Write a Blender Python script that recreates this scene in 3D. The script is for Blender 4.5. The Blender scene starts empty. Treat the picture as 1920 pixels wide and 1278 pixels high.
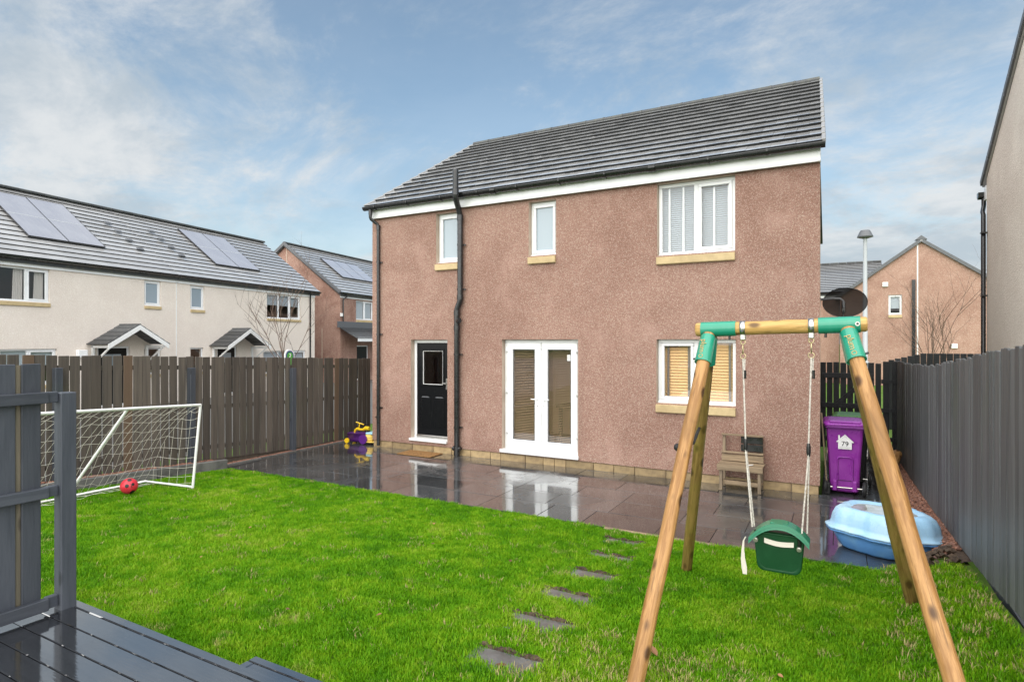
import bpy, math, random
import numpy as np
from mathutils import Vector, Matrix
R = math.radians
rng = random.Random(7)
scene = bpy.context.scene
col = scene.collection

# ------------------------------------------------------------------ camera
cam_d = bpy.data.cameras.new('camera'); cam = bpy.data.objects.new('camera', cam_d); col.objects.link(cam)
cam.location = (0, 0, 2.2)
cam.rotation_euler = (R(90), 0, math.atan(610 / 1114))
cam_d.sensor_width = 36; cam_d.lens = 36 * 1114 / 1920
cam_d.shift_y = 0.0005
cam_d.clip_start = 0.05; cam_d.clip_end = 3000
scene.camera = cam

# ------------------------------------------------------------------ sky and sun
SUN_EL, SUN_AZ = R(44), R(170)       # azimuth clockwise from +Y: the bright part of a veiled sky lies behind the camera
world = bpy.data.worlds.new('World'); scene.world = world; world.use_nodes = True
wt = world.node_tree; wt.nodes.clear()
def wn(t, **k):
    n = wt.nodes.new(t)
    for a, v in k.items(): setattr(n, a, v)
    return n
w_out = wn('ShaderNodeOutputWorld'); w_bg = wn('ShaderNodeBackground')
w_sky = wn('ShaderNodeTexSky'); w_sky.sky_type = 'NISHITA'; w_sky.sun_disc = False
w_sky.sun_elevation = SUN_EL; w_sky.sun_rotation = SUN_AZ
w_sky.air_density = 1.0; w_sky.dust_density = 2.2; w_sky.ozone_density = 2.0
w_co = wn('ShaderNodeTexCoord'); w_sep = wn('ShaderNodeSeparateXYZ')
wt.links.new(w_co.outputs['Generated'], w_sep.inputs[0])
def wm(op, a, b=None):
    n = wn('ShaderNodeMath', operation=op)
    for i, x in enumerate((a, b)):
        if x is None: continue
        if isinstance(x, (int, float)): n.inputs[i].default_value = x
        else: wt.links.new(x, n.inputs[i])
    return n.outputs[0]
zz = wm('ADD', wm('MAXIMUM', w_sep.outputs['Z'], 0.0), 0.30)
w_vec = wn('ShaderNodeCombineXYZ')
wt.links.new(wm('DIVIDE', w_sep.outputs['X'], zz), w_vec.inputs[0])
wt.links.new(wm('DIVIDE', w_sep.outputs['Y'], zz), w_vec.inputs[1])
w_map = wn('ShaderNodeMapping'); w_map.inputs['Location'].default_value = (6.6, 9.9, 0); w_map.inputs['Rotation'].default_value = (0, 0, R(35)); w_map.inputs['Scale'].default_value = (0.75, 1.0, 1)
wt.links.new(w_vec.outputs[0], w_map.inputs[0])
def wnoise(scale, detail, rough, dist):
    n = wn('ShaderNodeTexNoise'); n.inputs['Scale'].default_value = scale; n.inputs['Detail'].default_value = detail
    n.inputs['Roughness'].default_value = rough; n.inputs['Distortion'].default_value = dist
    wt.links.new(w_map.outputs[0], n.inputs['Vector']); return n.outputs['Fac']
n_big = wnoise(0.62, 2, 0.5, 0.3); n_fine = wnoise(2.6, 11, 0.68, 0.35); n_tone = wnoise(3.4, 8, 0.62, 0.2)
cl = wm('ADD', wm('MULTIPLY', n_big, 1.0), wm('MULTIPLY', n_fine, 1.0))
w_rmp = wn('ShaderNodeMapRange'); w_rmp.interpolation_type = 'SMOOTHSTEP'
w_rmp.inputs['From Min'].default_value = 0.90; w_rmp.inputs['From Max'].default_value = 1.22
w_rmp.inputs['To Min'].default_value = 0.08; w_rmp.inputs['To Max'].default_value = 0.9
wt.links.new(cl, w_rmp.inputs['Value'])
w_haz = wn('ShaderNodeMapRange'); w_haz.interpolation_type = 'SMOOTHSTEP'
w_haz.inputs['From Min'].default_value = 0.0; w_haz.inputs['From Max'].default_value = 0.42
w_haz.inputs['To Min'].default_value = 0.38; w_haz.inputs['To Max'].default_value = 0.0
wt.links.new(w_sep.outputs['Z'], w_haz.inputs['Value'])
w_fac = wm('MINIMUM', wm('ADD', w_rmp.outputs[0], w_haz.outputs[0]), 0.93)
w_mix = wn('ShaderNodeMix', data_type='RGBA')
w_tint = wn('ShaderNodeMix', data_type='RGBA', blend_type='MULTIPLY'); w_tint.inputs['Factor'].default_value = 1.0
wt.links.new(w_sky.outputs[0], w_tint.inputs['A']); w_tint.inputs['B'].default_value = (1.06, 1.08, 0.95, 1)
wt.links.new(w_fac, w_mix.inputs['Factor']); wt.links.new(w_tint.outputs['Result'], w_mix.inputs['A'])
w_tone = wn('ShaderNodeMix', data_type='RGBA'); w_tone.inputs['A'].default_value = (2.75, 3.15, 3.5, 1); w_tone.inputs['B'].default_value = (4.25, 4.35, 4.4, 1)
w_tr = wn('ShaderNodeMapRange'); w_tr.interpolation_type = 'SMOOTHSTEP'; w_tr.inputs['From Min'].default_value = .34; w_tr.inputs['From Max'].default_value = .64
wt.links.new(n_tone, w_tr.inputs['Value']); wt.links.new(w_tr.outputs[0], w_tone.inputs['Factor']); wt.links.new(w_tone.outputs['Result'], w_mix.inputs['B'])
wt.links.new(w_mix.outputs['Result'], w_bg.inputs['Color'])
w_bg.inputs['Strength'].default_value = 0.098
wt.links.new(w_bg.outputs[0], w_out.inputs[0])

sun_d = bpy.data.lights.new('sun', 'SUN'); sun = bpy.data.objects.new('sun', sun_d); col.objects.link(sun)
sun_d.energy = 3.5; sun_d.angle = R(135); sun_d.color = (1.0, 0.965, 0.92)
sd = Vector((math.sin(SUN_AZ) * math.cos(SUN_EL), math.cos(SUN_AZ) * math.cos(SUN_EL), math.sin(SUN_EL)))
sun.location = sd * 60; sun.rotation_euler = sd.to_track_quat('Z', 'Y').to_euler()

scene.render.engine = 'CYCLES'
scene.view_settings.view_transform = 'Standard'; scene.view_settings.look = 'None'
scene.view_settings.gamma = 1.0; scene.view_settings.exposure = 0.93
scene.cycles.max_bounces = 4; scene.cycles.diffuse_bounces = 2; scene.cycles.glossy_bounces = 3; scene.cycles.transparent_max_bounces = 6

# ------------------------------------------------------------------ helpers
WL = {}
def wl(p): return WL.get(p.name, Vector((0, 0, 0))) if p else Vector((0, 0, 0))
def tag(o, label=None, cat=None, group=None, kind=None):
    for k, v in (('label', label), ('category', cat), ('group', group), ('kind', kind)):
        if v: o[k] = v
    return o
def thing(name, loc, label, cat, group=None, rot=0.0):
    o = bpy.data.objects.new(name, None); col.objects.link(o); o.empty_display_size = 0.2
    o.location = loc; o.rotation_euler = (0, 0, rot)
    WL[o.name] = Vector((0, 0, 0)) if rot else Vector(loc)     # turned things are built in their own frame
    return tag(o, label, cat, group)
def link(o, parent):
    col.objects.link(o)
    if parent:
        o.parent = parent; WL[o.name] = WL.get(parent.name, Vector((0, 0, 0)))
    return o
class MB:
    def __init__(s): s.v = []; s.f = []; s.mi = []; s.sm = []
    def add(s, verts, faces, mi=0, smooth=False):
        b = len(s.v); s.v += [tuple(p) for p in verts]
        for f in faces: s.f.append(tuple(b + i for i in f)); s.mi.append(mi); s.sm.append(smooth)
        return s
    def box(s, x0, x1, y0, y1, z0, z1, mi=0, c=0.0):
        if c <= 0:
            v = [(x, y, z) for z in (z0, z1) for y in (y0, y1) for x in (x0, x1)]
            return s.add(v, [(0, 2, 3, 1), (4, 5, 7, 6), (0, 1, 5, 4), (2, 6, 7, 3), (0, 4, 6, 2), (1, 3, 7, 5)], mi)
        c = min(c, (x1 - x0) * .45, (y1 - y0) * .45, (z1 - z0) * .45)
        V = []; idx = {}
        for iz, z in enumerate((z0, z1)):
            for iy, y in enumerate((y0, y1)):
                for ix, x in enumerate((x0, x1)):
                    sx, sy, sz = (1, -1)[ix], (1, -1)[iy], (1, -1)[iz]
                    for a in range(3):
                        idx[ix, iy, iz, a] = len(V)
                        V.append((x + (0 if a == 0 else sx * c), y + (0 if a == 1 else sy * c), z + (0 if a == 2 else sz * c)))
        F = []
        q = [(0, 0), (1, 0), (1, 1), (0, 1)]
        for e in (0, 1):
            F.append([idx[e, i, j, 0] for i, j in (q if e else q[::-1])])
            F.append([idx[i, e, j, 1] for i, j in (q[::-1] if e else q)])
            F.append([idx[i, j, e, 2] for i, j in (q if e else q[::-1])])
        for i in (0, 1):
            for j in (0, 1):
                F.append([idx[0, i, j, 1], idx[1, i, j, 1], idx[1, i, j, 2], idx[0, i, j, 2]])
                F.append([idx[i, 0, j, 0], idx[i, 1, j, 0], idx[i, 1, j, 2], idx[i, 0, j, 2]])
                F.append([idx[i, j, 0, 0], idx[i, j, 1, 0], idx[i, j, 1, 1], idx[i, j, 0, 1]])
                for k in (0, 1): F.append([idx[i, j, k, a] for a in range(3)])
        s.fix = True
        return s.add(V, F, mi)
    def prism(s, poly, axis, a0, a1, mi=0):
        """poly: 2-D outline; axis: extrude direction ('x','y','z')."""
        def P(p, a): return {'x': (a, p[0], p[1]), 'y': (p[0], a, p[1]), 'z': (p[0], p[1], a)}[axis]
        n = len(poly); v = [P(p, a0) for p in poly] + [P(p, a1) for p in poly]
        s.fix = True
        return s.add(v, [tuple(range(n)), tuple(range(2 * n - 1, n - 1, -1))] + [(i, (i + 1) % n, n + (i + 1) % n, n + i) for i in range(n)], mi)
    def tube(s, pts, r, n=8, mi=0, caps=True, smooth=True):
        pts = [Vector(p) for p in pts]; m = len(pts)
        rs = r if isinstance(r, (list, tuple)) else [r] * m
        up = None; V = []; F = []
        for i, p in enumerate(pts):
            d = (pts[min(i + 1, m - 1)] - pts[max(i - 1, 0)]).normalized()
            if up is None:
                up = Vector((0, 0, 1)) if abs(d.z) < .9 else Vector((1, 0, 0))
            a = (up - d * up.dot(d)).normalized(); b = d.cross(a); up = a
            for k in range(n):
                t = 2 * math.pi * k / n; V.append(p + (a * math.cos(t) + b * math.sin(t)) * rs[i])
        for i in range(m - 1):
            for k in range(n):
                k2 = (k + 1) % n; F.append((i * n + k, i * n + k2, (i + 1) * n + k2, (i + 1) * n + k))
        s.add(V, F, mi, smooth)
        if caps: s.add(V, [tuple(range(n - 1, -1, -1)), tuple((m - 1) * n + k for k in range(n))], mi, False)
        return s
    def rings(s, rings, mi=0, close0=True, close1=True, smooth=True):
        n = len(rings[0]); V = [p for r in rings for p in r]
        F = [(i * n + k, i * n + (k + 1) % n, (i + 1) * n + (k + 1) % n, (i + 1) * n + k) for i in range(len(rings) - 1) for k in range(n)]
        s.fix = True
        s.add(V, F, mi, smooth)
        if close0: s.add(rings[0], [tuple(range(n - 1, -1, -1))], mi)
        if close1: s.add(rings[-1], [tuple(range(n))], mi)
        return s
    def mesh(s, name, mats, off=Vector((0, 0, 0))):
        me = bpy.data.meshes.new(name)
        me.from_pydata([(x - off.x, y - off.y, z - off.z) for x, y, z in s.v], [], s.f)
        for m in (mats if isinstance(mats, (list, tuple)) else [mats]): me.materials.append(m)
        me.polygons.foreach_set('material_index', s.mi); me.polygons.foreach_set('use_smooth', s.sm)
        if getattr(s, 'fix', False):
            import bmesh
            bm = bmesh.new(); bm.from_mesh(me); bmesh.ops.remove_doubles(bm, verts=bm.verts, dist=1e-6)
            bmesh.ops.recalc_face_normals(bm, faces=bm.faces); bm.to_mesh(me); bm.free()
        me.update(); return me
    def build(s, name, mats, parent=None):
        o = bpy.data.objects.new(name, s.mesh(name, mats, wl(parent))); return link(o, parent)
def piece(name, me, loc, parent, rot=(0, 0, 0), scale=(1, 1, 1)):
    o = bpy.data.objects.new(name, me); link(o, parent)
    o.location = Vector(loc) - wl(parent); o.rotation_euler = rot; o.scale = scale
    return o
def arc(c, r, a0, a1, n, plane='xz', other=0.0):
    out = []
    for i in range(n + 1):
        t = a0 + (a1 - a0) * i / n; p, q = c[0] + r * math.cos(t), c[1] + r * math.sin(t)
        out.append({'xz': (p, other, q), 'yz': (other, p, q), 'xy': (p, q, other)}[plane])
    return out
def smooth01(a, b, x):
    t = min(1, max(0, (x - a) / (b - a))); return t * t * (3 - 2 * t)

# ------------------------------------------------------------------ materials
class M:
    def __init__(s, name, base=(.5, .5, .5), rough=.5, spec=.5, metal=0.0, coat=0.0, coat_rough=.05, coat_ior=1.5):
        s.m = bpy.data.materials.new(name); s.m.use_nodes = True; s.t = s.m.node_tree
        s.b = s.t.nodes['Principled BSDF']; s.out = s.t.nodes['Material Output']
        s.set('Base Color', (*base, 1)); s.set('Roughness', rough); s.set('Specular IOR Level', spec); s.set('Metallic', metal)
        s.set('Coat Weight', coat); s.set('Coat Roughness', coat_rough); s.set('Coat IOR', coat_ior); s.co = None; s.base = base
    def set(s, k, v): s.b.inputs[k].default_value = v
    def n(s, t, **k):
        n = s.t.nodes.new(t)
        for a, v in k.items(): setattr(n, a, v)
        return n
    def l(s, a, b): s.t.links.new(a, b)
    def coord(s, kind='Object', scale=(1, 1, 1)):
        c = s.n('ShaderNodeTexCoord'); mp = s.n('ShaderNodeMapping'); mp.inputs['Scale'].default_value = scale
        if kind == 'World':
            g = s.n('ShaderNodeNewGeometry'); s.l(g.outputs['Position'], mp.inputs[0])
        else: s.l(c.outputs[kind], mp.inputs[0])
        return mp.outputs[0]
    def noise(s, scale, detail=4, rough=.55, vec=None, dist=0.0):
        n = s.n('ShaderNodeTexNoise'); n.inputs['Scale'].default_value = scale; n.inputs['Detail'].default_value = detail
        n.inputs['Roughness'].default_value = rough; n.inputs['Distortion'].default_value = dist
        s.l(vec or s.coord(), n.inputs['Vector']); return n.outputs['Fac']
    def vor(s, scale, vec=None, out='Distance', feature='F1'):
        n = s.n('ShaderNodeTexVoronoi', feature=feature); n.inputs['Scale'].default_value = scale
        s.l(vec or s.coord(), n.inputs['Vector']); return n.outputs[out]
    def ramp(s, fac, lo, hi, a=0.0, b=1.0):
        r = s.n('ShaderNodeMapRange'); r.interpolation_type = 'SMOOTHSTEP'
        for k, v in (('From Min', lo), ('From Max', hi), ('To Min', a), ('To Max', b)): r.inputs[k].default_value = v
        s.l(fac, r.inputs['Value']); return r.outputs[0]
    def math(s, op, a, b):
        n = s.n('ShaderNodeMath', operation=op)
        for i, x in enumerate((a, b)):
            if isinstance(x, (int, float)): n.inputs[i].default_value = x
            else: s.l(x, n.inputs[i])
        return n.outputs[0]
    def mix(s, fac, a, b, blend='MIX'):
        n = s.n('ShaderNodeMix', data_type='RGBA', blend_type=blend)
        for k, x in (('Factor', fac), ('A', a), ('B', b)):
            if isinstance(x, (int, float)): n.inputs[k].default_value = x
            elif isinstance(x, tuple): n.inputs[k].default_value = (*x, 1)
            else: s.l(x, n.inputs[k])
        return n.outputs['Result']
    def color(s, c): s.l(c, s.b.inputs['Base Color']); return s
    def rough(s, f): s.l(f, s.b.inputs['Roughness']); return s
    def bump(s, h, strength=.3, dist=.01, coat=False):
        n = s.n('ShaderNodeBump'); n.inputs['Strength'].default_value = strength; n.inputs['Distance'].default_value = dist
        s.l(h, n.inputs['Height']); s.l(n.outputs[0], s.b.inputs['Normal'])
        if coat: s.l(n.outputs[0], s.b.inputs['Coat Normal'])
        return s
    def rnd(s, amount, base):
        """every object of this material a little lighter or darker"""
        o = s.n('ShaderNodeObjectInfo'); f = s.ramp(o.outputs['Random'], 0, 1, 1 - amount, 1 + amount)
        h = s.n('ShaderNodeHueSaturation'); s.l(f, h.inputs['Value'])
        if isinstance(base, tuple): h.inputs['Color'].default_value = (*base, 1)
        else: s.l(base, h.inputs['Color'])
        return h.outputs[0]

def roughcast(name, a, b, c, cell=46, patch=.16, pale=.22):
    """chips of stone in render: speckle, damp darker clouds, pale weathered clouds"""
    m = M(name, a, .85, .25); w = m.coord('Object')
    vc = m.vor(cell, w, 'Color'); sp = m.n('ShaderNodeSeparateColor'); m.l(vc, sp.inputs[0])
    x = m.mix(m.ramp(sp.outputs[0], .25, .75), a, b)
    x = m.mix(m.ramp(sp.outputs[1], .74, .93), x, c)
    big = m.noise(.62, 6, .62, w, .5)
    x = m.mix(1.0, x, m.mix(m.ramp(big, .40, .64), (1, 1, 1), (1 - patch, 1 - patch * 1.2, 1 - patch * 1.25)), 'MULTIPLY')
    mid = m.noise(1.5, 6, .68, m.coord('Object', (1, 1, .8)), .4)
    x = m.mix(m.ramp(mid, .50, .72, 0, pale * 1.6), x, tuple(min(1, k * 1.18 + .055) for k in a))
    drip = m.noise(1.0, 5, .6, m.coord('Object', (3.2, 3.2, .35)), .2)
    x = m.mix(m.ramp(drip, .58, .72, 0, patch * 1.1), x, tuple(k * .55 for k in a))
    m.color(x)
    h = m.math('ADD', m.vor(cell, w), m.math('MULTIPLY', m.noise(18, 4, .6, w), .6))
    m.bump(h, .6, .014); return m.m
MAT = {}
MAT['pink'] = roughcast('pink_roughcast', (.375, .229, .180), (.292, .171, .133), (.475, .35, .288), 92, .17, .26)
MAT['pink_far'] = roughcast('far_pink_roughcast', (.42, .265, .205), (.375, .225, .172), (.48, .33, .265), 30, .16)
MAT['pink_stain'] = roughcast('weathered_pink_roughcast', (.40, .25, .195), (.345, .205, .158), (.46, .32, .26), 30, .30)
MAT['cream'] = roughcast('cream_roughcast', (.80, .715, .635), (.77, .685, .605), (.84, .765, .69), 40, .045, .08)
MAT['grey_cream'] = roughcast('grey_cream_roughcast', (.80, .73, .645), (.73, .66, .58), (.84, .78, .70), 60, .09, .1)
m = M('reveal_render', (.55, .44, .35), .8, .3); m.color(m.mix(m.ramp(m.noise(4), .35, .7), (.55, .45, .36), (.46, .36, .28))); MAT['reveal'] = m.m
m = M('white_upvc', (.82, .83, .84), .22, .5); m.color(m.mix(m.ramp(m.noise(2.5, 5), .45, .8), (.83, .84, .85), (.73, .735, .73))); MAT['upvc'] = m.m
m = M('white_painted_metal', (.80, .80, .79), .35); m.color(m.mix(m.ramp(m.noise(9, 5), .5, .8), (.82, .82, .81), (.66, .65, .60))); MAT['white_paint'] = m.m
m = M('roof_tile', (.20, .20, .20), .36, .6, coat=1.0, coat_rough=.05, coat_ior=2.2); w = m.coord('Object')
x = m.mix(m.ramp(m.noise(3.3, 5, .6, w), .4, .7), (.44, .437, .43), (.56, .555, .545)); m.color(m.rnd(.14, x))
m.rough(m.ramp(m.noise(7, 4, .6, w), .3, .7, .22, .38)); m.bump(m.noise(60, 4, .6, w), .12, .003); MAT['tile'] = m.m
m = M('soaked_shaded_tile_edge', (.013, .0135, .014), .6, .2); m.color(m.rnd(.3, (.013, .0135, .014))); MAT['tile_edge'] = m.m  # near black: wet edge and the shade on it in one colour
m = M('roof_tile_far', (.2, .2, .2), .34, .6, coat=1.0, coat_rough=.08, coat_ior=1.8); w = m.coord('Object', (1, 1, 1))
m.color(m.rnd(.1, m.mix(m.ramp(m.noise(1.6, 6, .65, w), .35, .7), (.37, .365, .36), (.47, .465, .455)))); m.rough(m.ramp(m.noise(3, 4, .6, w), .3, .7, .26, .42)); MAT['tile_far'] = m.m
m = M('ridge_tile', (.05, .052, .055), .5); m.color(m.rnd(.2, m.mix(m.ramp(m.noise(6), .45, .7), (.045, .047, .05), (.075, .078, .06)))); MAT['ridge'] = m.m
m = M('sandstone_block', (.5, .37, .2), .6, .4); w = m.coord('Object')
m.color(m.rnd(.2, m.mix(m.ramp(m.noise(7, 5, .6, w), .35, .7), (.40, .29, .155), (.24, .17, .095)))); m.bump(m.noise(35, 4, .6, w), .4, .006); MAT['stone'] = m.m
m = M('sill_stone', (.55, .42, .23), .65, .35); w = m.coord('Object'); m.color(m.mix(m.ramp(m.noise(5, 5, .6, w), .35, .75), (.58, .45, .25), (.44, .33, .18))); m.bump(m.noise(50, 3, .6, w), .25, .003); MAT['sill'] = m.m
m = M('mortar', (.30, .25, .19), .9); MAT['mortar'] = m.m
m = M('black_plastic', (.012, .0125, .014), .28, .5, coat=.3, coat_rough=.1); m.rough(m.ramp(m.noise(12, 4), .3, .7, .2, .42)); MAT['black'] = m.m
m = M('black_door_skin', (.006, .0065, .0075), .3, .2); m.color(m.mix(m.ramp(m.noise(14, 6, .7), .58, .75), (.006, .0065, .0075), (.02, .021, .022))); MAT['blackdoor'] = m.m
m = M('dark_interior', (.16, .13, .10), .9); MAT['interior'] = m.m
m = M('tan_interior', (.80, .60, .42), .9); MAT['tan'] = m.m
m = M('interior_floor', (.22, .15, .09), .5); MAT['ifloor'] = m.m
def glassmat(name, ior=1.5, gain=1.0, tint=(.985, .985, .985)):
    m = M(name); m.t.nodes.remove(m.b)
    tr = m.n('ShaderNodeBsdfTransparent'); tr.inputs[0].default_value = (*tint, 1); gl = m.n('ShaderNodeBsdfGlossy'); gl.inputs['Roughness'].default_value = .004
    fr = m.n('ShaderNodeFresnel'); fr.inputs['IOR'].default_value = ior; mx = m.n('ShaderNodeMixShader')
    ge = m.n('ShaderNodeNewGeometry'); m.l(m.math('MULTIPLY', m.math('MINIMUM', m.math('MULTIPLY', fr.outputs[0], gain), 1.0), m.math('SUBTRACT', 1.0, ge.outputs['Backfacing'])), mx.inputs[0]); m.l(tr.outputs[0], mx.inputs[1]); m.l(gl.outputs[0], mx.inputs[2]); m.l(mx.outputs[0], m.out.inputs[0])
    return m.m
MAT['glass'] = glassmat('window_glass', 1.52, 2.0)
m = M('frosted_glass', (.27, .335, .385), .22, .6, coat=1, coat_rough=.03); m.bump(m.noise(160, 2), .2, .002); MAT['frosted'] = m.m
m = M('wood_blind', (.70, .46, .20), .5); m.color(m.mix(m.ramp(m.noise(3, 4, .6, m.coord('Object', (1, 1, 14))), .3, .7), (.93, .62, .31), (.86, .56, .26))); MAT['woodblind'] = m.m
m = M('white_blind', (.40, .455, .50), .5); MAT['whiteblind'] = m.m
m = M('tan_blind', (.66, .46, .29), .5); MAT['tanblind'] = m.m
m = M('grey_tape', (.20, .175, .155), .7); MAT['tape'] = m.m
m = M('steel', (.62, .60, .57), .28, metal=1.0); MAT['steel'] = m.m
m = M('brass_zinc', (.62, .52, .30), .3, metal=1.0); MAT['brass'] = m.m
m = M('solar_panel', (.20, .20, .24), .12, .5, coat=1, coat_rough=.05, coat_ior=1.9); w = m.coord('Object', (1, 1, 1))
sx = m.n('ShaderNodeSeparateXYZ'); m.l(w, sx.inputs[0]); st_ = m.math('PINGPONG', sx.outputs[0], .11)
m.color(m.mix(m.ramp(st_, .0, .012, .35, 0), m.mix(m.ramp(m.noise(1.3, 4), .3, .7), (.35, .35, .385), (.40, .40, .43)), (.50, .50, .51))); MAT['solar'] = m.m  # pale lavender base stands in for bright cloud reflected in the panel glass
m = M('solar_frame', (.03, .03, .033), .35); MAT['solarframe'] = m.m

def woodboard(name, a, b, wear=None, rnd=.25, rough=.55, axis='z', coat=0.0):
    sc = {'z': (9, 9, .7), 'x': (.7, 9, 9), 'y': (9, .7, 9)}[axis]
    m = M(name, a, rough, .4, coat=coat, coat_rough=.2); w = m.coord('Object', sc)
    oi = m.n('ShaderNodeObjectInfo'); vm = m.n('ShaderNodeVectorMath'); vm.operation = 'ADD'; m.l(w, vm.inputs[0])
    cm = m.n('ShaderNodeCombineXYZ'); m.l(m.math('MULTIPLY', oi.outputs['Random'], 37.0), cm.inputs[0]); m.l(m.math('MULTIPLY', oi.outputs['Random'], 61.0), cm.inputs[1]); m.l(cm.outputs[0], vm.inputs[1]); w = vm.outputs[0]
    gr = m.noise(2.2, 6, .65, w, .5)
    x = m.mix(m.ramp(gr, .35, .68), a, b)
    x = m.rnd(rnd, x)
    if wear:
        pick = m.ramp(oi.outputs['Random'], .86, .92); x = m.mix(m.math('MULTIPLY', pick, .8), x, wear)
    m.color(x); kn = m.vor(1.0, m.coord('Object', (7, 7, 2.2))); m.bump(m.noise(6, 6, .7, w), .5, .004)
    x2 = m.mix(m.ramp(kn, .06, .14, .7, 0), x, tuple(k * .4 for k in b)); alg = m.noise(1.2, 5, .65, m.coord('World', (1, 1, .7))); x2 = m.mix(m.ramp(alg, .54, .74, 0, .35), x2, (a[0] * .75, a[1] * .95, a[2] * .62)); m.color(x2); return m.m
MAT['fence_left'] = woodboard('weathered_fence_wood', (.108, .090, .074), (.064, .055, .047), (.125, .078, .048))
MAT['fence_back'] = woodboard('damp_fence_wood', (.085, .068, .052), (.058, .048, .040))
MAT['fence_right'] = woodboard('slate_painted_board', (.130, .135, .139), (.078, .082, .088), None, .17, .5)
MAT['slate_paint'] = woodboard('slate_painted_timber', (.062, .069, .084), (.044, .050, .063), None, .12, .5)
MAT['slate_rail'] = woodboard('slate_painted_rail', (.062, .069, .084), (.044, .050, .063), None, .12, .5, 'y')
MAT['rail_left'] = woodboard('fence_rail_wood', (.08, .066, .052), (.055, .048, .04), None, .15, .6, 'y')
MAT['gate_paint'] = woodboard('black_gate_timber', (.020, .022, .026), (.012, .013, .016), None, .2, .5)
MAT['strip_wood'] = woodboard('pale_batten_wood', (.20, .17, .12), (.13, .115, .08), None, .1, .6)
MAT['bench_wood'] = woodboard('weathered_bench_wood', (.30, .22, .14), (.17, .125, .08), None, .15, .6, 'x')
MAT['bench_leg'] = woodboard('weathered_leg_wood', (.28, .21, .14), (.15, .115, .08), None, .15, .6)

def logmat(name, a, b, knot, green=None):
    m = M(name, a, .5, .3, coat=.08, coat_rough=.25); w0 = m.coord('Object'); w = m.coord('Object', (14, 14, 1.1))
    gr = m.noise(2.4, 7, .65, w, .7); x = m.mix(m.ramp(gr, .36, .66), a, b)
    big = m.noise(2.3, 3, .5, m.coord('Object', (1, 1, .8))); x = m.mix(m.ramp(big, .45, .7, 0, .6), x, tuple(k * .62 for k in a))
    kd = m.vor(1.0, m.coord('Object', (9, 9, 5.5))); x = m.mix(m.ramp(kd, .16, .34, .9, 0), x, knot); cr_ = m.noise(3.0, 8, .75, m.coord('Object', (30, 30, .9)), .3); x = m.mix(m.ramp(cr_, .55, .64, 0, .7), x, tuple(k * .35 for k in a))
    if green: x = m.mix(m.ramp(m.noise(5, 4, .6, w0), .45, .7, 0, .6), x, green)
    if not green: x = m.mix(m.ramp(m.noise(1.4, 5, .65, m.coord('Object', (5, 5, 1.3)), .6), .50, .72, 0, .65), x, tuple(k * .5 for k in b))
    m.color(x); m.bump(gr, .45, .006); m.rough(m.ramp(big, .3, .7, .3, .55)); return m.m
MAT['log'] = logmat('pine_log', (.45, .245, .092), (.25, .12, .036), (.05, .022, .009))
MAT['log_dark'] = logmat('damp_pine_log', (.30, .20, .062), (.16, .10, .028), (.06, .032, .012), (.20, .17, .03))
MAT['log_bar'] = logmat('pine_log_bar', (.58, .37, .13), (.40, .235, .065), (.10, .05, .02))
m = M('green_plastic', (.012, .25, .155), .28, .5, coat=.3, coat_rough=.12); m.color(m.mix(m.ramp(m.noise(18, 4), .5, .8), (.012, .25, .155), (.03, .27, .18))); MAT['green'] = m.m
m = M('dark_green_plastic', (.002, .048, .013), .42, .35); m.color(m.mix(m.ramp(m.noise(12, 4), .45, .8), (.002, .048, .013), (.006, .062, .02))); MAT['darkgreen'] = m.m
m = M('rim_green_plastic', (.01, .17, .085), .3, .5); MAT['rimgreen'] = m.m
m = M('cut_out_wood', (.42, .30, .12), .5); MAT['letter'] = m.m
m = M('white_rope', (.62, .58, .52), .8); m.color(m.mix(m.ramp(m.noise(60, 3), .4, .7), (.66, .62, .56), (.42, .38, .34))); MAT['rope'] = m.m
m = M('cream_strap', (.66, .62, .54), .8); MAT['strap'] = m.m
m = M('purple_plastic', (.22, .022, .27), .30, .5); m.color(m.mix(m.ramp(m.noise(5, 5), .4, .75), (.22, .022, .27), (.26, .04, .31))); m.rough(m.ramp(m.noise(14, 4), .3, .7, .24, .42)); MAT['purple'] = m.m
m = M('purple_toy', (.10, .018, .19), .3); MAT['toypurple'] = m.m
m = M('yellow_toy', (.80, .52, .015), .3); MAT['toyyellow'] = m.m
m = M('light_yellow_toy', (.80, .56, .13), .32); MAT['toypale'] = m.m
m = M('light_blue_toy', (.35, .62, .75), .35); MAT['toyblue'] = m.m
m = M('bin_lid_green', (.055, .17, .035), .35); MAT['lidgreen'] = m.m
m = M('rubber', (.012, .012, .013), .7); MAT['rubber'] = m.m
m = M('sticker_white', (.78, .78, .78), .4); MAT['sticker'] = m.m
m = M('sticker_ink', (.03, .03, .035), .5); MAT['ink'] = m.m
m = M('blue_sandpit_plastic', (.22, .45, .70), .30, .5, coat=.2); w = m.coord('Object'); ws = m.coord('Object', (9, 9, 1.2))
x = m.mix(m.ramp(m.noise(3, 5, .6, w), .4, .75), (.33, .56, .78), (.46, .66, .80)); x = m.mix(m.ramp(m.noise(2.4, 6, .7, ws), .56, .74, 0, .5), x, (.20, .33, .30))
m.color(x); m.rough(m.ramp(m.noise(7, 4, .6, w), .3, .7, .22, .45)); MAT['pit'] = m.m
m = M('blue_sandpit_base', (.10, .28, .60), .32, .5); m.color(m.mix(m.ramp(m.noise(6, 5), .45, .75), (.10, .28, .60), (.15, .34, .60))); MAT['pitbase'] = m.m
m = M('grimy_rain_water', (.42, .44, .42), .06, .5, coat=1, coat_rough=.02); m.color(m.mix(m.ramp(m.noise(5, 5), .4, .7), (.50, .54, .55), (.30, .31, .26))); MAT['pitwater'] = m.m
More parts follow.
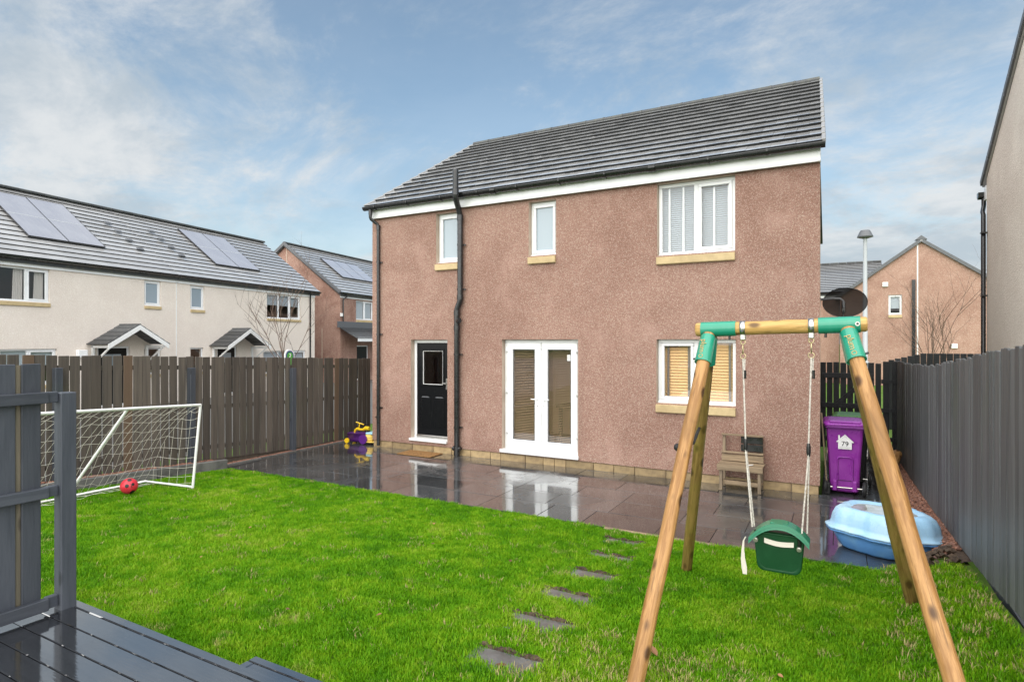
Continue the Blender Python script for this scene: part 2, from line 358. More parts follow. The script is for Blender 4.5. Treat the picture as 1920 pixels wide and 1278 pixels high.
m = M('red_ball', (.62, .028, .045), .35, .5); m.color(m.mix(m.ramp(m.noise(9, 4), .45, .75), (.62, .026, .045), (.58, .06, .075))); MAT['red'] = m.m
m = M('ball_black', (.012, .012, .012), .4); MAT['ballblack'] = m.m
m = M('net_cord', (.62, .60, .52), .8); MAT['net'] = m.m
m = M('coir_mat', (.30, .165, .065), .95, .1); m.color(m.mix(m.ramp(m.noise(40, 4), .4, .65), (.31, .17, .07), (.16, .09, .04))); m.bump(m.noise(220, 2), .6, .006); MAT['coir'] = m.m
m = M('lamp_post_grey', (.40, .42, .44), .45); MAT['galv'] = m.m
m = M('bark_twig', (.16, .105, .075), .8); MAT['twig'] = m.m
m = M('sign_white', (.75, .76, .77), .4); MAT['signwhite'] = m.m
m = M('sign_green', (.10, .36, .06), .4); MAT['signgreen'] = m.m
m = M('sign_blue', (.02, .06, .16), .4); MAT['signblue'] = m.m
m = M('leaf_brown', (.30, .15, .06), .6); m.color(m.rnd(.5, (.20, .095, .04))); MAT['leaf'] = m.m
m = M('grey_lead', (.11, .115, .125), .5); MAT['lead'] = m.m
m = M('dark_mesh', (.018, .016, .016), .7, .2); m.set('Alpha', .93); MAT['dish'] = m.m
m = M('composite_deck', (.040, .043, .050), .12, .15, coat=1.0, coat_rough=.012, coat_ior=3.1); w = m.coord('Object'); wx = m.coord('Object', (1, 12, 1))
m.color(m.mix(m.ramp(m.noise(4, 6, .65, wx), .35, .7), (.011, .012, .0145), (.022, .024, .028)))
m.rough(m.ramp(m.noise(2.2, 4, .6, w), .38, .62, .08, .34))
h = m.math('ADD', m.math('MULTIPLY', m.noise(9, 3, .5, wx), .35), m.math('MULTIPLY', m.noise(5.5, 2, .5, w), .5)); m.bump(h, .06, .01, True); MAT['deck'] = m.m

# wet patio slabs
m = M('wet_slab', (.08, .08, .08), .2, .5, coat=1.0, coat_rough=.02, coat_ior=1.42); w = m.coord('World'); ob = m.coord('Object')
x = m.mix(m.ramp(m.noise(1.7, 6, .65, w, .5), .38, .68), (.060, .063, .066), (.033, .036, .039)); x = m.mix(m.ramp(m.noise(9, 5, .7, w), .5, .75, 0, .5), x, (.085, .075, .066)); m.color(m.rnd(.3, x))
pud = m.ramp(m.noise(.9, 5, .6, w, .6), .40, .54)
m.rough(m.math('ADD', m.math('MULTIPLY', m.math('SUBTRACT', 1.0, pud), .22), .10))
cr = m.n('ShaderNodeMath', operation='MULTIPLY_ADD'); m.l(m.math('SUBTRACT', 1.0, pud), cr.inputs[0]); cr.inputs[1].default_value = .14; cr.inputs[2].default_value = .014; m.l(cr.outputs[0], m.b.inputs['Coat Roughness'])
h = m.math('ADD', m.math('MULTIPLY', m.noise(26, 4, .6, w), .35), m.math('MULTIPLY', m.noise(5, 2, .5, w), .65)); m.bump(h, .055, .012, True); MAT['slab'] = m.m
m = M('slab_joint', (.02, .019, .017), .6, .3); m.color(m.mix(m.ramp(m.noise(11, 5), .4, .7), (.018, .017, .015), (.045, .038, .028))); MAT['joint'] = m.m
m = M('stepping_slab', (.10, .105, .105), .3, .5, coat=.7, coat_rough=.1); w = m.coord('World'); x = m.mix(m.ramp(m.noise(8, 5, .65, w), .35, .7), (.12, .125, .125), (.07, .072, .07)); m.color(m.mix(m.ramp(m.noise(13, 4, .6, w), .6, .75, 0, .7), x, (.17, .13, .08))); m.bump(m.noise(40, 4, .6, w), .2, .004); MAT['step'] = m.m
m = M('wet_soil', (.045, .028, .018), .55, .4); w = m.coord('World'); m.color(m.mix(m.ramp(m.noise(22, 6, .7, w), .38, .66), (.040, .025, .016), (.105, .068, .042))); m.bump(m.noise(45, 5, .7, w), .9, .02); MAT['soil'] = m.m
m = M('red_gravel', (.26, .115, .07), .55, .4); m.color(m.rnd(.1, m.mix(m.ramp(m.vor(30, m.coord('World'), 'Distance'), .1, .7), (.34, .16, .10), (.15, .07, .048)))); MAT['gravel'] = m.m
m = M('kerb_concrete', (.12, .118, .115), .55, .4); w = m.coord('World'); m.color(m.rnd(.2, m.mix(m.ramp(m.noise(6, 5, .65, w), .35, .7), (.15, .148, .14), (.085, .085, .082)))); m.bump(m.noise(50, 4, .6, w), .3, .004); MAT['kerb'] = m.m
m = M('lawn_soil', (.05, .09, .015), .9, .2); w = m.coord('World'); m.color(m.mix(m.ramp(m.noise(7, 6, .7, w), .4, .7), (.06, .13, .010), (.085, .10, .025))); m.bump(m.noise(60, 4, .7, w), .8, .02); MAT['lawn'] = m.m
m = M('far_ground_grass', (.075, .15, .02), .9, .2); w = m.coord('World'); m.color(m.mix(m.ramp(m.noise(1.5, 6, .7, w), .35, .7), (.07, .15, .018), (.11, .17, .035))); MAT['ground'] = m.m
# grass blades: colour patches follow the place in the lawn, each tuft a little its own
m = M('grass_blade', (.09, .24, .02), .55, .15); w = m.coord('World')
oi = m.n('ShaderNodeObjectInfo'); rv = oi.outputs['Random']
v = m.math('ADD', m.math('ADD', m.math('MULTIPLY', m.ramp(m.noise(.85, 5, .65, w, .5), .30, .70), .42), m.math('MULTIPLY', m.ramp(m.noise(4.2, 4, .65, w, .3), .30, .70), .30)), m.math('MULTIPLY', rv, .42))
x = m.mix(m.ramp(v, .16, .52), (.060, .205, .003), (.13, .34, .004))
x = m.mix(m.ramp(v, .50, .84), x, (.255, .44, .014))
x = m.mix(m.ramp(v, .84, 1.06, 0, .9), x, (.41, .48, .085))
x = m.mix(m.math('MULTIPLY', m.ramp(m.noise(2.6, 4, .6, w, .6), .62, .73), m.ramp(rv, .35, .7)), x, (.47, .42, .16))
m.color(x); m.set('Subsurface Weight', 0.0)
tl = m.n('ShaderNodeBsdfTranslucent'); m.l(x, tl.inputs[0]); mx = m.n('ShaderNodeMixShader'); mx.inputs[0].default_value = .32
m.l(m.b.outputs[0], mx.inputs[1]); m.l(tl.outputs[0], mx.inputs[2]); m.l(mx.outputs[0], m.out.inputs[0]); MAT['grass'] = m.m
m = M('dry_grass_blade', (.36, .30, .13), .6, .2); MAT['drygrass'] = m.m
m = M('porch_slate', (.06, .063, .068), .5, .4); m.color(m.rnd(.35, m.mix(m.ramp(m.noise(6, 5), .4, .7), (.055, .058, .062), (.10, .102, .10)))); MAT['slate'] = m.m
m = M('pale_curtain', (.55, .52, .48), .9); MAT['curtain'] = m.m
m = M('verge_grey', (.30, .30, .30), .35, .4); MAT['verge'] = m.m

# ================================================================== ground
def fence_ground(y):                       # ground level along the right-hand fence
    return float(np.interp(y, [0, 4.7, 5.6, 6.9, 8.5, 10.3, 12.1, 15], [.62, .47, .375, .27, .17, .08, 0, -.03]))
def lawn_z(x, y):
    z = .06 * max(0, 6.72 - y)
    t = smooth01(.25, 1.02, x)
    z = z * (1 - t) + max(z, fence_ground(y) - .02) * t
    z += .012 * math.sin(x * 2.1 + 1.3 * y) * math.sin(y * 1.7 - x) * smooth01(0, .8, 6.72 - y)
    return z
def sheet(name, xs, ys, fz, mat_, kind='structure', parent=None, label=None):
    b = MB(); nx, ny = len(xs), len(ys)
    b.add([(x, y, fz(x, y)) for y in ys for x in xs], [(j * nx + i, j * nx + i + 1, (j + 1) * nx + i + 1, (j + 1) * nx + i) for j in range(ny - 1) for i in range(nx - 1)], 0, True)
    o = b.build(name, mat_, parent); return tag(o, label, None, None, kind)
sheet('street', [-60, -12.5], [-60, 90], lambda x, y: -.310, MAT['kerb'], label='grey paved street between the left fence and the cream houses')
sheet('ground', [-400, -12, 14, 400], [-400, -6, 22, 600], lambda x, y: -.32, MAT['ground'], label='grass ground reaching out beyond the garden fences')
sheet('lawn', list(np.linspace(-9.14, 1.0, 90)), list(np.linspace(-2.2, 6.70, 80)), lambda x, y: lawn_z(x, y) - (.012 if y < 6.6 else .02), MAT['lawn'], label='short wet green lawn rising gently away from the patio')

# ---- patio: bed plus single slabs
patio = thing('patio', (-4.4, 8.1, 0), 'dark grey wet paving slabs between lawn and house', None); patio['kind'] = 'structure'
MB().box(-9.50, .62, 6.72, 9.63, -.30, -.014).box(-.2, .62, 9.63, 14.2, -.30, -.016).box(-9.50, -8.62, 9.63, 10.9, -.3, -.0165).build('slab_bed', MAT['joint'], patio)
slab_cache = {}
def slab(x0, x1, y0, y1, tilt=True):
    g = .007; k = (round(x1 - x0 - g, 3), round(y1 - y0 - g, 3))
    if k not in slab_cache: slab_cache[k] = MB().box(-k[0] / 2, k[0] / 2, -k[1] / 2, k[1] / 2, -.04, 0, c=.0015).mesh('slab', MAT['slab'])
    piece('slab', slab_cache[k], ((x0 + x1) / 2, (y0 + y1) / 2, rng.uniform(-.0025, .0005)), patio, (rng.gauss(0, .0016), rng.gauss(0, .0016), rng.gauss(0, .001)) if tilt else (0, 0, 0))
rows = [6.73, 7.31, 7.89, 8.47, 9.05, 9.61]
for j in range(len(rows) - 1):
    x = -9.49
    first = True
    while x < .60:
        wd = rng.choice([.90, .90, .60, .75]) if not first else [.45, .9, .6, .3, .75][j]
        first = False; x2 = x + wd
        if .60 - x2 < .25: x2 = .60
        slab(x, x2, rows[j], rows[j + 1]); x = x2
y = 9.61
while y < 14.0: slab(-.19, .21, y, y + .58); slab(.21, .60, y, y + .58); y += .58
y = 9.61
while y < 10.8: slab(-9.49, -8.64, y, y + .58); y += .58

# ---- kerbs, gravel and soil strips
def stones(name, n, place, size, mat_, label, seed, parent=None):
    r = np.random.default_rng(seed); P = np.array([place(r) for _ in range(n)])
    base = np.array([(1, 0, 0), (-.5, .87, 0), (-.5, -.87, 0), (0, 0, .8), (0, 0, -.6), (.45, .5, .45), (-.75, .1, .4), (.3, -.7, .35)], float)
    F0 = [(0, 5, 7), (5, 3, 7), (5, 1, 6), (5, 6, 3), (6, 2, 7), (6, 7, 3), (0, 1, 5), (1, 2, 6), (2, 0, 7), (0, 2, 4), (2, 1, 4), (1, 0, 4)]
    ang = r.uniform(0, 6.28, n); s = r.uniform(size[0], size[1], n)
    V = np.repeat(base[None], n, 0) * r.uniform(.7, 1.3, (n, 8, 3))
    c, sn = np.cos(ang)[:, None], np.sin(ang)[:, None]
    X = V[..., 0] * c - V[..., 1] * sn; Y = V[..., 0] * sn + V[..., 1] * c
    V = np.stack([X, Y, V[..., 2]], -1) * s[:, None, None] + P[:, None]
    me = bpy.data.meshes.new(name); F = (np.array(F0)[None] + 8 * np.arange(n)[:, None, None]).reshape(-1, 3)
    me.from_pydata(V.reshape(-1, 3).tolist(), [], F.tolist()); me.materials.append(mat_)
    o = link(bpy.data.objects.new(name, me), parent); return tag(o, label, None, None, 'stuff')
def gravel_left_z(y): return .02 + .05 * max(0, 6.6 - y)
sheet('gravel_bed', list(np.linspace(-9.75, -9.30, 4)), list(np.linspace(-1, 6.6, 30)), lambda x, y: gravel_left_z(y) + .10, MAT['soil'], label='soil under the red gravel along the left fence')
sheet('path_bed', [-9.75, -9.48], list(np.linspace(6.6, 10.9, 10)), lambda x, y: .0, MAT['soil'], label='soil strip between patio and left fence')
def pl(r):
    y = r.uniform(2.4, 10.4)
    if y < 6.6: return (r.uniform(-9.62, -9.31), y, gravel_left_z(y) + .108)
    return (r.uniform(-9.62, -9.54), y, .008)
stones('red_gravel_strip', 2600, pl, (.012, .026), MAT['gravel'], 'red gravel strip along the foot of the brown left fence', 3)
def gz(x, y):
    t = smooth01(.62, 1.0, x); return (1 - t) * .0 + t * (fence_ground(y))
sheet('bark_bed', list(np.linspace(.60, 1.03, 7)), list(np.linspace(6.35, 14.4, 40)), lambda x, y: gz(x, y) + .004, MAT['soil'], label='dark soil bank along the right fence')
def pr(r):
    y = r.uniform(6.75, 12.6) ** 1.0; x = r.uniform(.63, 1.0); return (x, y, gz(x, y) + .012)
stones('red_gravel_bank', 5200, pr, (.012, .030), MAT['gravel'], 'red gravel bank along the foot of the slate grey right fence', 4)
edging = thing('garden_edging', (-9.24, 4, .1), 'low grey concrete edging blocks between lawn and left gravel strip', 'edging')
y = 6.62; em = MB().box(-.045, .045, -.295, .295, -.2, .0, c=.008).mesh('edging_block', MAT['kerb'])
while y > 1.6:
    piece('edging_block', em, (-9.235, y - .3, gravel_left_z(y - .3) + .155), edging, (-.05, 0, rng.gauss(0, .006))); y -= .6
low = thing('low_edging', (-9.5, 8.5, 0), 'thin pale edging strip between patio and left gravel', 'edging')
y = 6.65; em2 = MB().box(-.02, .02, -.44, .44, -.1, .02, c=.005).mesh('edging_block', MAT['kerb'])
while y < 10.0: piece('edging_block', em2, (-9.515, y + .45, 0), low, (0, 0, rng.gauss(0, .004))); y += .9
bw = thing('block_kerb', (.60, 11, 0), 'low dark block kerb beside the bins and side path', 'kerb')
for i in range(9):
    for k in range(2):
        bm_ = slab_cache.setdefault('bk', MB().box(-.04, .04, -.20, .20, 0, .15, c=.008).mesh('kerb_block', MAT['kerb']))
        piece('kerb_block', bm_, (.57 + rng.uniform(-.006, .006), 10.25 + i * .41 + (k % 2) * .2, k * .153 + .001), bw, (0, 0, rng.gauss(0, .01)))
eb = thing('timber_edging', (-1.8, 6.70, 0), 'worn brown timber edging board at the patio step of the lawn', 'edging')
MB().box(-2.42, -1.16, 6.655, 6.715, -.1, .008, c=.006).build('board', MAT['bench_wood'], eb)
stone = MB()
for i in range(1):
    tag(stones('rubble', 26, lambda r: (lambda x, y: (x, y, lawn_z(min(x, 1.0), y) + .02))(r.uniform(.62, .93), r.uniform(6.35, 6.85)), (.03, .065), MAT['soil'], 'loose clods of soil at the corner of lawn and right fence', 9), kind='stuff')

# ---- stepping stones
STEPS = [(-1.82, 3.20, .50, .25, .03), (-1.87, 3.80, .50, .25, .05), (-1.91, 4.40, .50, .24, -.03), (-1.95, 5.02, .52, .23, .01), (-1.97, 5.60, .50, .20, .03), (-2.04, 6.20, .52, .18, .02)]
for i, (cx, cy, wx_, wy_, rz) in enumerate(STEPS):
    z = lawn_z(cx, cy) - .012
    t = thing('stepping_stone', (cx, cy, z), ['largest and nearest grey stepping stone, with a wet red leaf on it', 'second grey stepping stone from the deck, in the lawn', 'third grey stepping stone from the deck, in the lawn',
               'fourth grey stepping stone from the deck, with a sandy edge', 'fifth grey stepping stone from the deck, half grown over', 'farthest stepping stone, almost hidden by soil next to the patio'][i], 'stepping stone', 'stepping stones across the lawn', rot=rz)
    MB().box(-wx_ / 2, wx_ / 2, -wy_ / 2, wy_ / 2, -.05, .006, c=.006).build('slab', MAT['step'], t)
    b = MB(); n = 60; sr = random.Random(i); sec = []
    for k in range(n + 1):                               # crumbly soil lip on the far side
        x0 = -wx_ / 2 - .03 + (wx_ + .06) * k / n; e_ = min(1, min(k, n - k) / 6)
        h = (.012 + .012 * math.sin(k * .31 + i) + sr.uniform(0, .014)) * e_ * .7 + .002; yo = sr.uniform(-.014, .012)
        sec.append([(x0, wy_ / 2 - .012 + yo, -.01), (x0, wy_ / 2 + .004 + yo, h * .8), (x0, wy_ / 2 + .03 + sr.uniform(-.01, .01), h), (x0, wy_ / 2 + .07, -.01)])
    b.add([p for s_ in sec for p in s_], [(k * 4 + j, k * 4 + j + 1, k * 4 + 5 + j, k * 4 + 4 + j) for k in range(n) for j in range(3)], 0, False)
    b.build('soil_lip', MAT['soil'], t)

# ================================================================== houses
def wall_open(b, x0, x1, z0, z1, y0, y1, opens, mi=0, rmi=1, back=True):
    xs = sorted({x0, x1, *[o[0] for o in opens], *[o[1] for o in opens]}); zs = sorted({z0, z1, *[o[2] for o in opens], *[o[3] for o in opens]})
    for i in range(len(xs) - 1):
        for j in range(len(zs) - 1):
            cx, cz = (xs[i] + xs[i + 1]) / 2, (zs[j] + zs[j + 1]) / 2
            if any(o[0] < cx < o[1] and o[2] < cz < o[3] for o in opens): continue
            q = [(xs[i], zs[j]), (xs[i + 1], zs[j]), (xs[i + 1], zs[j + 1]), (xs[i], zs[j + 1])]
            b.add([(x, y0, z) for x, z in q], [(0, 1, 2, 3)], mi)
            if back: b.add([(x, y1, z) for x, z in q], [(3, 2, 1, 0)], rmi)
    for a0, a1, c0, c1 in opens:
        b.add([(a0, y0, c0), (a0, y1, c0), (a0, y1, c1), (a0, y0, c1)], [(0, 1, 2, 3)], rmi)
        b.add([(a1, y0, c0), (a1, y1, c0), (a1, y1, c1), (a1, y0, c1)], [(3, 2, 1, 0)], rmi)
        b.add([(a0, y0, c1), (a1, y0, c1), (a1, y1, c1), (a0, y1, c1)], [(3, 2, 1, 0)], rmi)
        b.add([(a0, y0, c0), (a1, y0, c0), (a1, y1, c0), (a0, y1, c0)], [(0, 1, 2, 3)], rmi)
def frame_ring(b, x0, x1, z0, z1, y0, y1, w, c=.006):
    b.box(x0, x1, y0, y1, z0, z0 + w, 0, c); b.box(x0, x1, y0, y1, z1 - w, z1, 0, c)
    b.box(x0, x0 + w, y0 + .0005, y1, z0 + w, z1 - w, 0, c); b.box(x1 - w, x1, y0 + .0005, y1, z0 + w, z1 - w, 0, c)
def window(parent, x0, x1, z0, z1, yf, lights, rec=.10, sill=.15, fw=.055, sw=.05, glass='glass', blind=None, sillmat='sill', proud=.05, bars=0, extra=.0):
    """lights: list of (fraction0, fraction1, opening?)."""
    b = MB(); y0 = yf + rec; frame_ring(b, x0 + .003, x1 - .003, z0, z1 - .003, y0, y0 + .07, fw)
    W = x1 - x0 - 2 * fw
    for k in range(1, len(lights)):
        xm = x0 + fw + W * lights[k][0]; b.box(xm - .035, xm + .035, y0 + .001, y0 + .069, z0 + fw, z1 - fw, 0, .005)
    o = b.build('window', MAT['upvc'], parent)
    for k, (f0, f1, op) in enumerate(lights):
        a0 = x0 + fw + W * f0 + (.035 if k else 0); a1 = x0 + fw + W * f1 - (.035 if k < len(lights) - 1 else 0); c0, c1 = z0 + fw, z1 - fw - .003
        if op:
            s = MB(); frame_ring(s, a0 + .001, a1 - .001, c0 + .001, c1 - .001, y0 - .014, y0 + .05, sw); s.build('sash', MAT['upvc'], o)
            a0 += sw; a1 -= sw; c0 += sw; c1 -= sw
        MB().box(a0, a1, y0 + .022, y0 + .028, c0, c1).build('pane', MAT[glass], o)
        for q in range(bars):
            zz_ = c0 + (c1 - c0) * (q + 1) / (bars + 1); MB().box(a0, a1, y0 + .015, y0 + .034, zz_ - .012, zz_ + .012).build('glazing_bar', MAT['upvc'], o)
        if blind: blind(o, a0, a1, c0, c1, y0 + .10)
    if sill:
        b = MB(); b.prism([(yf - proud, z0 - sill + .012), (yf - proud, z0 - .03), (yf + rec + .03, z0 - .002), (yf + rec + .03, z0 - sill), (yf - proud + .01, z0 - sill)], 'x', x0 - .0, x1 + .0)
        b.build('sill', MAT[sillmat], o)
    b = MB().box(x0 + .006, x1 - .006, y0 - .045, y0 + .02, z0 - .001, z0 + .02, c=.004); b.build('cill_strip', MAT['upvc'], o)
    return o
def slats(parent, name, x0, x1, z0, z1, y, pitch, depth, tilt, mat_, th=.003):
    b = MB(); z = z0 + pitch / 2; dy, dz = depth / 2 * math.cos(tilt), depth / 2 * math.sin(tilt)
    while z < z1:
        b.add([(x0, y - dy, z - dz), (x1, y - dy, z - dz), (x1, y + dy, z + dz), (x0, y + dy, z + dz), (x0, y - dy, z - dz + th), (x1, y - dy, z - dz + th), (x1, y + dy, z + dz + th), (x0, y + dy, z + dz + th)],
              [(3, 2, 1, 0), (4, 5, 6, 7), (0, 1, 5, 4), (2, 3, 7, 6), (0, 4, 7, 3), (1, 2, 6, 5)]); z += pitch
    o = b.build(name, mat_, parent); o['kind'] = 'stuff'; return o

# ------------------------------------------------------------------ the main house
HX0, HX1, HY, HYB = -8.62, -.22, 9.60, 17.9
house = thing('detached_house', (-4.42, HY, 0), 'two storey pink roughcast house with grey tiled roof behind the wet patio', 'house')
OPEN = dict(W1=(-6.97, -6.36, 3.745, 4.72), W2=(-4.91, -4.37, 3.745, 4.72), W3=(-2.57, -1.37, 3.59, 4.755), W4=(-2.58, -1.36, 1.205, 2.235), D=(-7.60, -6.70, .20, 2.235), F=(-5.47, -3.95, .15, 2.235))
b = MB(); wall_open(b, HX0, HX1, .13, 4.80, HY, HY + .30, list(OPEN.values()))
SK = .030                                            # the side wall turns in a little
b.add([(HX1, HY, .13), (HX1 - SK * (HYB - HY), HYB, .13), (HX1 - SK * (HYB - HY), HYB, 5.0), (HX1 - SK * 4.15, 13.75, 7.44), (HX1, HY, 5.0)], [(0, 1, 2, 3, 4)], 0)
b.add([(HX0, HY, .13), (HX0, HYB, .13), (HX0, HYB, 5.0), (HX0, 13.75, 7.44), (HX0, HY, 5.0)], [(4, 3, 2, 1, 0)], 0)
b.add([(HX0, HYB, .13), (HX1 - SK * (HYB - HY), HYB, .13), (HX1 - SK * (HYB - HY), HYB, 5.0), (HX0, HYB, 5.0)], [(3, 2, 1, 0)], 0)
b.build('wall', [MAT['pink'], MAT['reveal']], house)
# rooms behind the openings
b = MB(); b.box(HX0 + .02, HX1 - .22, HY + .31, 14.0, .02, .12, 1); b.box(HX0 + .02, HX1 - .22, HY + .31, 14.0, 2.45, 2.62, 0)
b.box(HX0 + .02, HX1 - .22, 13.6, 13.8, .12, 5.0, 0); b.box(HX0 + .02, HX1 - .22, HY + .31, 13.9, 4.90, 4.98, 0)
b.box(-5.68, -3.27, 12.3, 12.4, .12, 2.45, 0)
for xx in (-6.2, -5.75, -3.2, -.5): b.box(xx - .06, xx + .06, HY + .31, 13.6, .12, 4.9, 0)
b.build('rooms', [MAT['tan'], MAT['ifloor']], house)
# base course of sandstone blocks
b = MB(); b.box(HX0 + .035, HX1 - .035, HY + .035, HY + .1, -.05, .128); b.build('mortar_bed', MAT['mortar'], house)
x = HX0 + .012
bc = {}
while x < HX1 - .02:
    ln = rng.choice([.44, .44, .30, .22, .36, .52]); x2 = min(x + ln, HX1 - .012)
    if HX1 - x2 < .15: x2 = HX1 - .012
    top = .122
    for o_ in ('D', 'F'):
        pass
    k = round(x2 - x, 3)
    me = MB().box(-k / 2 + .004, k / 2 - .004, 0, .08, 0, top + .03, c=.007).mesh('stone_block', MAT['stone'])
    piece('stone_block', me, ((x + x2) / 2, HY + .014 + rng.uniform(-.003, .004), -.032), house); x = x2
y = HY + .2
while y < 12.5:
    me = bc.setdefault('s', MB().box(-.08, 0, 0, .43, 0, .152, c=.007).mesh('stone_block', MAT['stone']))
    piece('stone_block', me, (HX1 - .014 - SK * (y - HY), y, -.032), house); y += .438
# fascia, soffit and roof structure
b = MB(); b.box(HX0 - .012, HX1 + .012, HY - .085, HY - .06, 4.765, 5.0, c=.003); b.box(HX0 - .012, HX1 + .012, HY - .0595, HY + .02, 4.776, 4.80); b.build('fascia', MAT['upvc'], house)
for xa, xb in ((HX0 - .010, HX0 + .03), (HX1 - .03, HX1 + .0105)): MB().box(xa, xb, HY - .088, HY + .012, 4.770, 4.99, c=.003).build('fascia_end', MAT['upvc'], house)
EY, EZ, RY, RZ = 9.44, 5.005, 13.75, 7.575          # eaves and ridge line of the tile tops
pit = math.atan2(RZ - EZ, RY - EY); SL = math.hypot(RY - EY, RZ - EZ)
RX0, RX1 = HX0 - .06, HX1 + .035
def verge_x(f): return RX1 - SK * (RY - EY) * f       # right verge, eaves to ridge
b = MB(); b.prism([(EY + .10, EZ - .035), (RY, RZ - .075), (HYB + .16, EZ - .09), (HYB + .1, EZ - .19), (RY, RZ - .20), (EY + .22, EZ - .08)], 'x', RX0 + .03, RX1 - .16); roof = b.build('roof', MAT['ridge'], house)
NC = 14; ga = SL / NC; TW = .335; ntx = int(round((RX1 - RX0) / TW)); tw = (RX1 - RX0) / ntx
def tile_box(b, x0, x1, L, th, top=0.0):
    c = .004                                       # weathered top, leading edge dark from soaking and painted-in shade
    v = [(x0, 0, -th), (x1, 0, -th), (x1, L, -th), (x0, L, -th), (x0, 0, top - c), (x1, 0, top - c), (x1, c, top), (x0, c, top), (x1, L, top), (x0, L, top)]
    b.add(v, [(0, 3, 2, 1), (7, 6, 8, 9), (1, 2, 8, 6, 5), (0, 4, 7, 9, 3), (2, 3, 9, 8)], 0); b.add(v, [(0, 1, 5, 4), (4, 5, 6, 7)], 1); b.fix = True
TILT = .098
tm = []
for k in range(4):
    v = MB(); dz = [0, .002, -.001, .001][k]; L_ = ga + .09
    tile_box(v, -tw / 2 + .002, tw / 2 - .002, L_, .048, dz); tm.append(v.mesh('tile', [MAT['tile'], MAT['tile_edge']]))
rest = MB(); tiles = []
for c_ in range(NC):
    for i in range(ntx):
        twc = (verge_x(c_ / NC) - RX0) / ntx; stg = (c_ % 2) * .5; px = RX0 + (i + .5 + (stg if i < ntx - 1 else stg * .5)) * twc; s_ = c_ * ga - .012; yy = EY + s_ * math.cos(pit); zz2 = EZ + s_ * math.sin(pit) + .002
        d = math.hypot(px, yy); half = stg and i == ntx - 1; tiles.append((d, c_, i, px, yy, zz2, .5 if half else 1.0))
        if stg and i == 0: tiles.append((math.hypot(RX0, yy), c_, -1, RX0 + .25 * twc, yy, zz2, .5))
tiles.sort()
def tile_rot(): return (pit - TILT + rng.gauss(0, .003), rng.gauss(0, .003), rng.gauss(0, .002))
for n_, (d, c_, i, px, yy, zz2, wf) in enumerate(tiles):
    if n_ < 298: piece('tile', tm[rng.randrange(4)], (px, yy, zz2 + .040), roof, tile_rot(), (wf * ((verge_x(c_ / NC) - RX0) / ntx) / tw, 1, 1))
    else:
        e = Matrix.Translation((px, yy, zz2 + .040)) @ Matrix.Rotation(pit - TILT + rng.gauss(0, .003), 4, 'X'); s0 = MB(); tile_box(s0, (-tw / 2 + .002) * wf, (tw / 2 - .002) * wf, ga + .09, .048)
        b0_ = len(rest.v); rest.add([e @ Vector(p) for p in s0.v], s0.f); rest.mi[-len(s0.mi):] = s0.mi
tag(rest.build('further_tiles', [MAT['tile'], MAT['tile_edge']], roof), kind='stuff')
L_ = (HYB + .16 - RY) / math.cos(pit)
b = MB(); b.prism([(RY, RZ), (HYB + .16, EZ - .02), (HYB + .16, EZ - .06), (RY, RZ - .05)], 'x', RX0, RX1 - .25); b.build('rear_slope', MAT['tile'], roof)
RXr = verge_x(1); rl = .45; nr = int((RXr - RX0) / rl); rl = (RXr - RX0) / nr
rm = MB(); A = [(.125 * math.cos(t), .085 * math.sin(t) - .02) for t in np.linspace(-.35, math.pi + .35, 10)]; A2 = [(p * .86, q * .82) for p, q in A]
rm.prism(A + A2[::-1], 'x', -rl / 2 + .004, rl / 2 - .004); rme = rm.mesh('ridge_tile', MAT['ridge'])
cap = MB().prism([(p * 1.08, q * 1.08) for p, q in A] + A[::-1], 'x', -.018, .018).mesh('ridge_union', MAT['ridge'])
for i in range(nr):
    piece('ridge_tile', rme, (RX0 + (i + .5) * rl, RY, RZ - .01), roof, (0, rng.gauss(0, .004), 0))
    if i: piece('ridge_union', cap, (RX0 + i * rl, RY, RZ - .01), roof)
vc = MB().box(-.028, .028, 0, ga + .02, -.085, .02, c=.008).mesh('verge_cap', MAT['verge'])
for c_ in range(NC):
    s_ = c_ * ga
    for xv in (RX0 - .012, verge_x(c_ / NC) + .012): piece('verge_cap', vc, (xv, EY + s_ * math.cos(pit), EZ + s_ * math.sin(pit) + .035), roof, (pit - .05, 0, 0))
# gutter, brackets, pipes
GY, GZ = 9.425, 4.985
b = MB(); n = 9; pr0 = [(GY + .062 * math.cos(t), GZ + .062 * math.sin(t)) for t in np.linspace(math.pi, 2 * math.pi, n)]; pr1 = [(GY + .056 * math.cos(t), GZ + .056 * math.sin(t)) for t in np.linspace(2 * math.pi, math.pi, n)]
b.prism([(GY - .066, GZ + .012), (GY - .066, GZ)] + pr0[1:] + [(GY + .064, GZ + .012), (GY + .056, GZ + .012)] + pr1[1:-1] + [(GY - .056, GZ + .012)], 'x', HX0 - .07, HX1 + .07)
for xe in (HX0 - .072, HX1 + .068): b.prism([(GY - .066, GZ + .012)] + pr0 + [(GY + .064, GZ + .012)], 'x', xe, xe + .006)
gut = b.build('gutter', MAT['black'], house)
b = MB(); Q = [(GY - .075, GZ + .018), (GY - .072, GZ - .02)] + [(GY + .074 * math.cos(t), GZ + .074 * math.sin(t)) for t in np.linspace(math.pi + .35, 2 * math.pi - .3, 7)] + [(GY + .09, GZ + .0)]
b.prism(Q + [(GY + .07, GZ + .01), (GY, GZ - .05), (GY - .06, GZ + .018)], 'x', -.014, .014); bk = b.mesh('gutter_bracket', MAT['black'], Vector((0, GY, GZ)))
x = HX0 + .25
while x < HX1: piece('gutter_bracket', bk, (x, GY, GZ), gut); x += .83
bu = MB().prism(Q + [(GY, GZ - .045)], 'x', -.05, .05).mesh('gutter_union', MAT['black'], Vector((0, GY, GZ)))
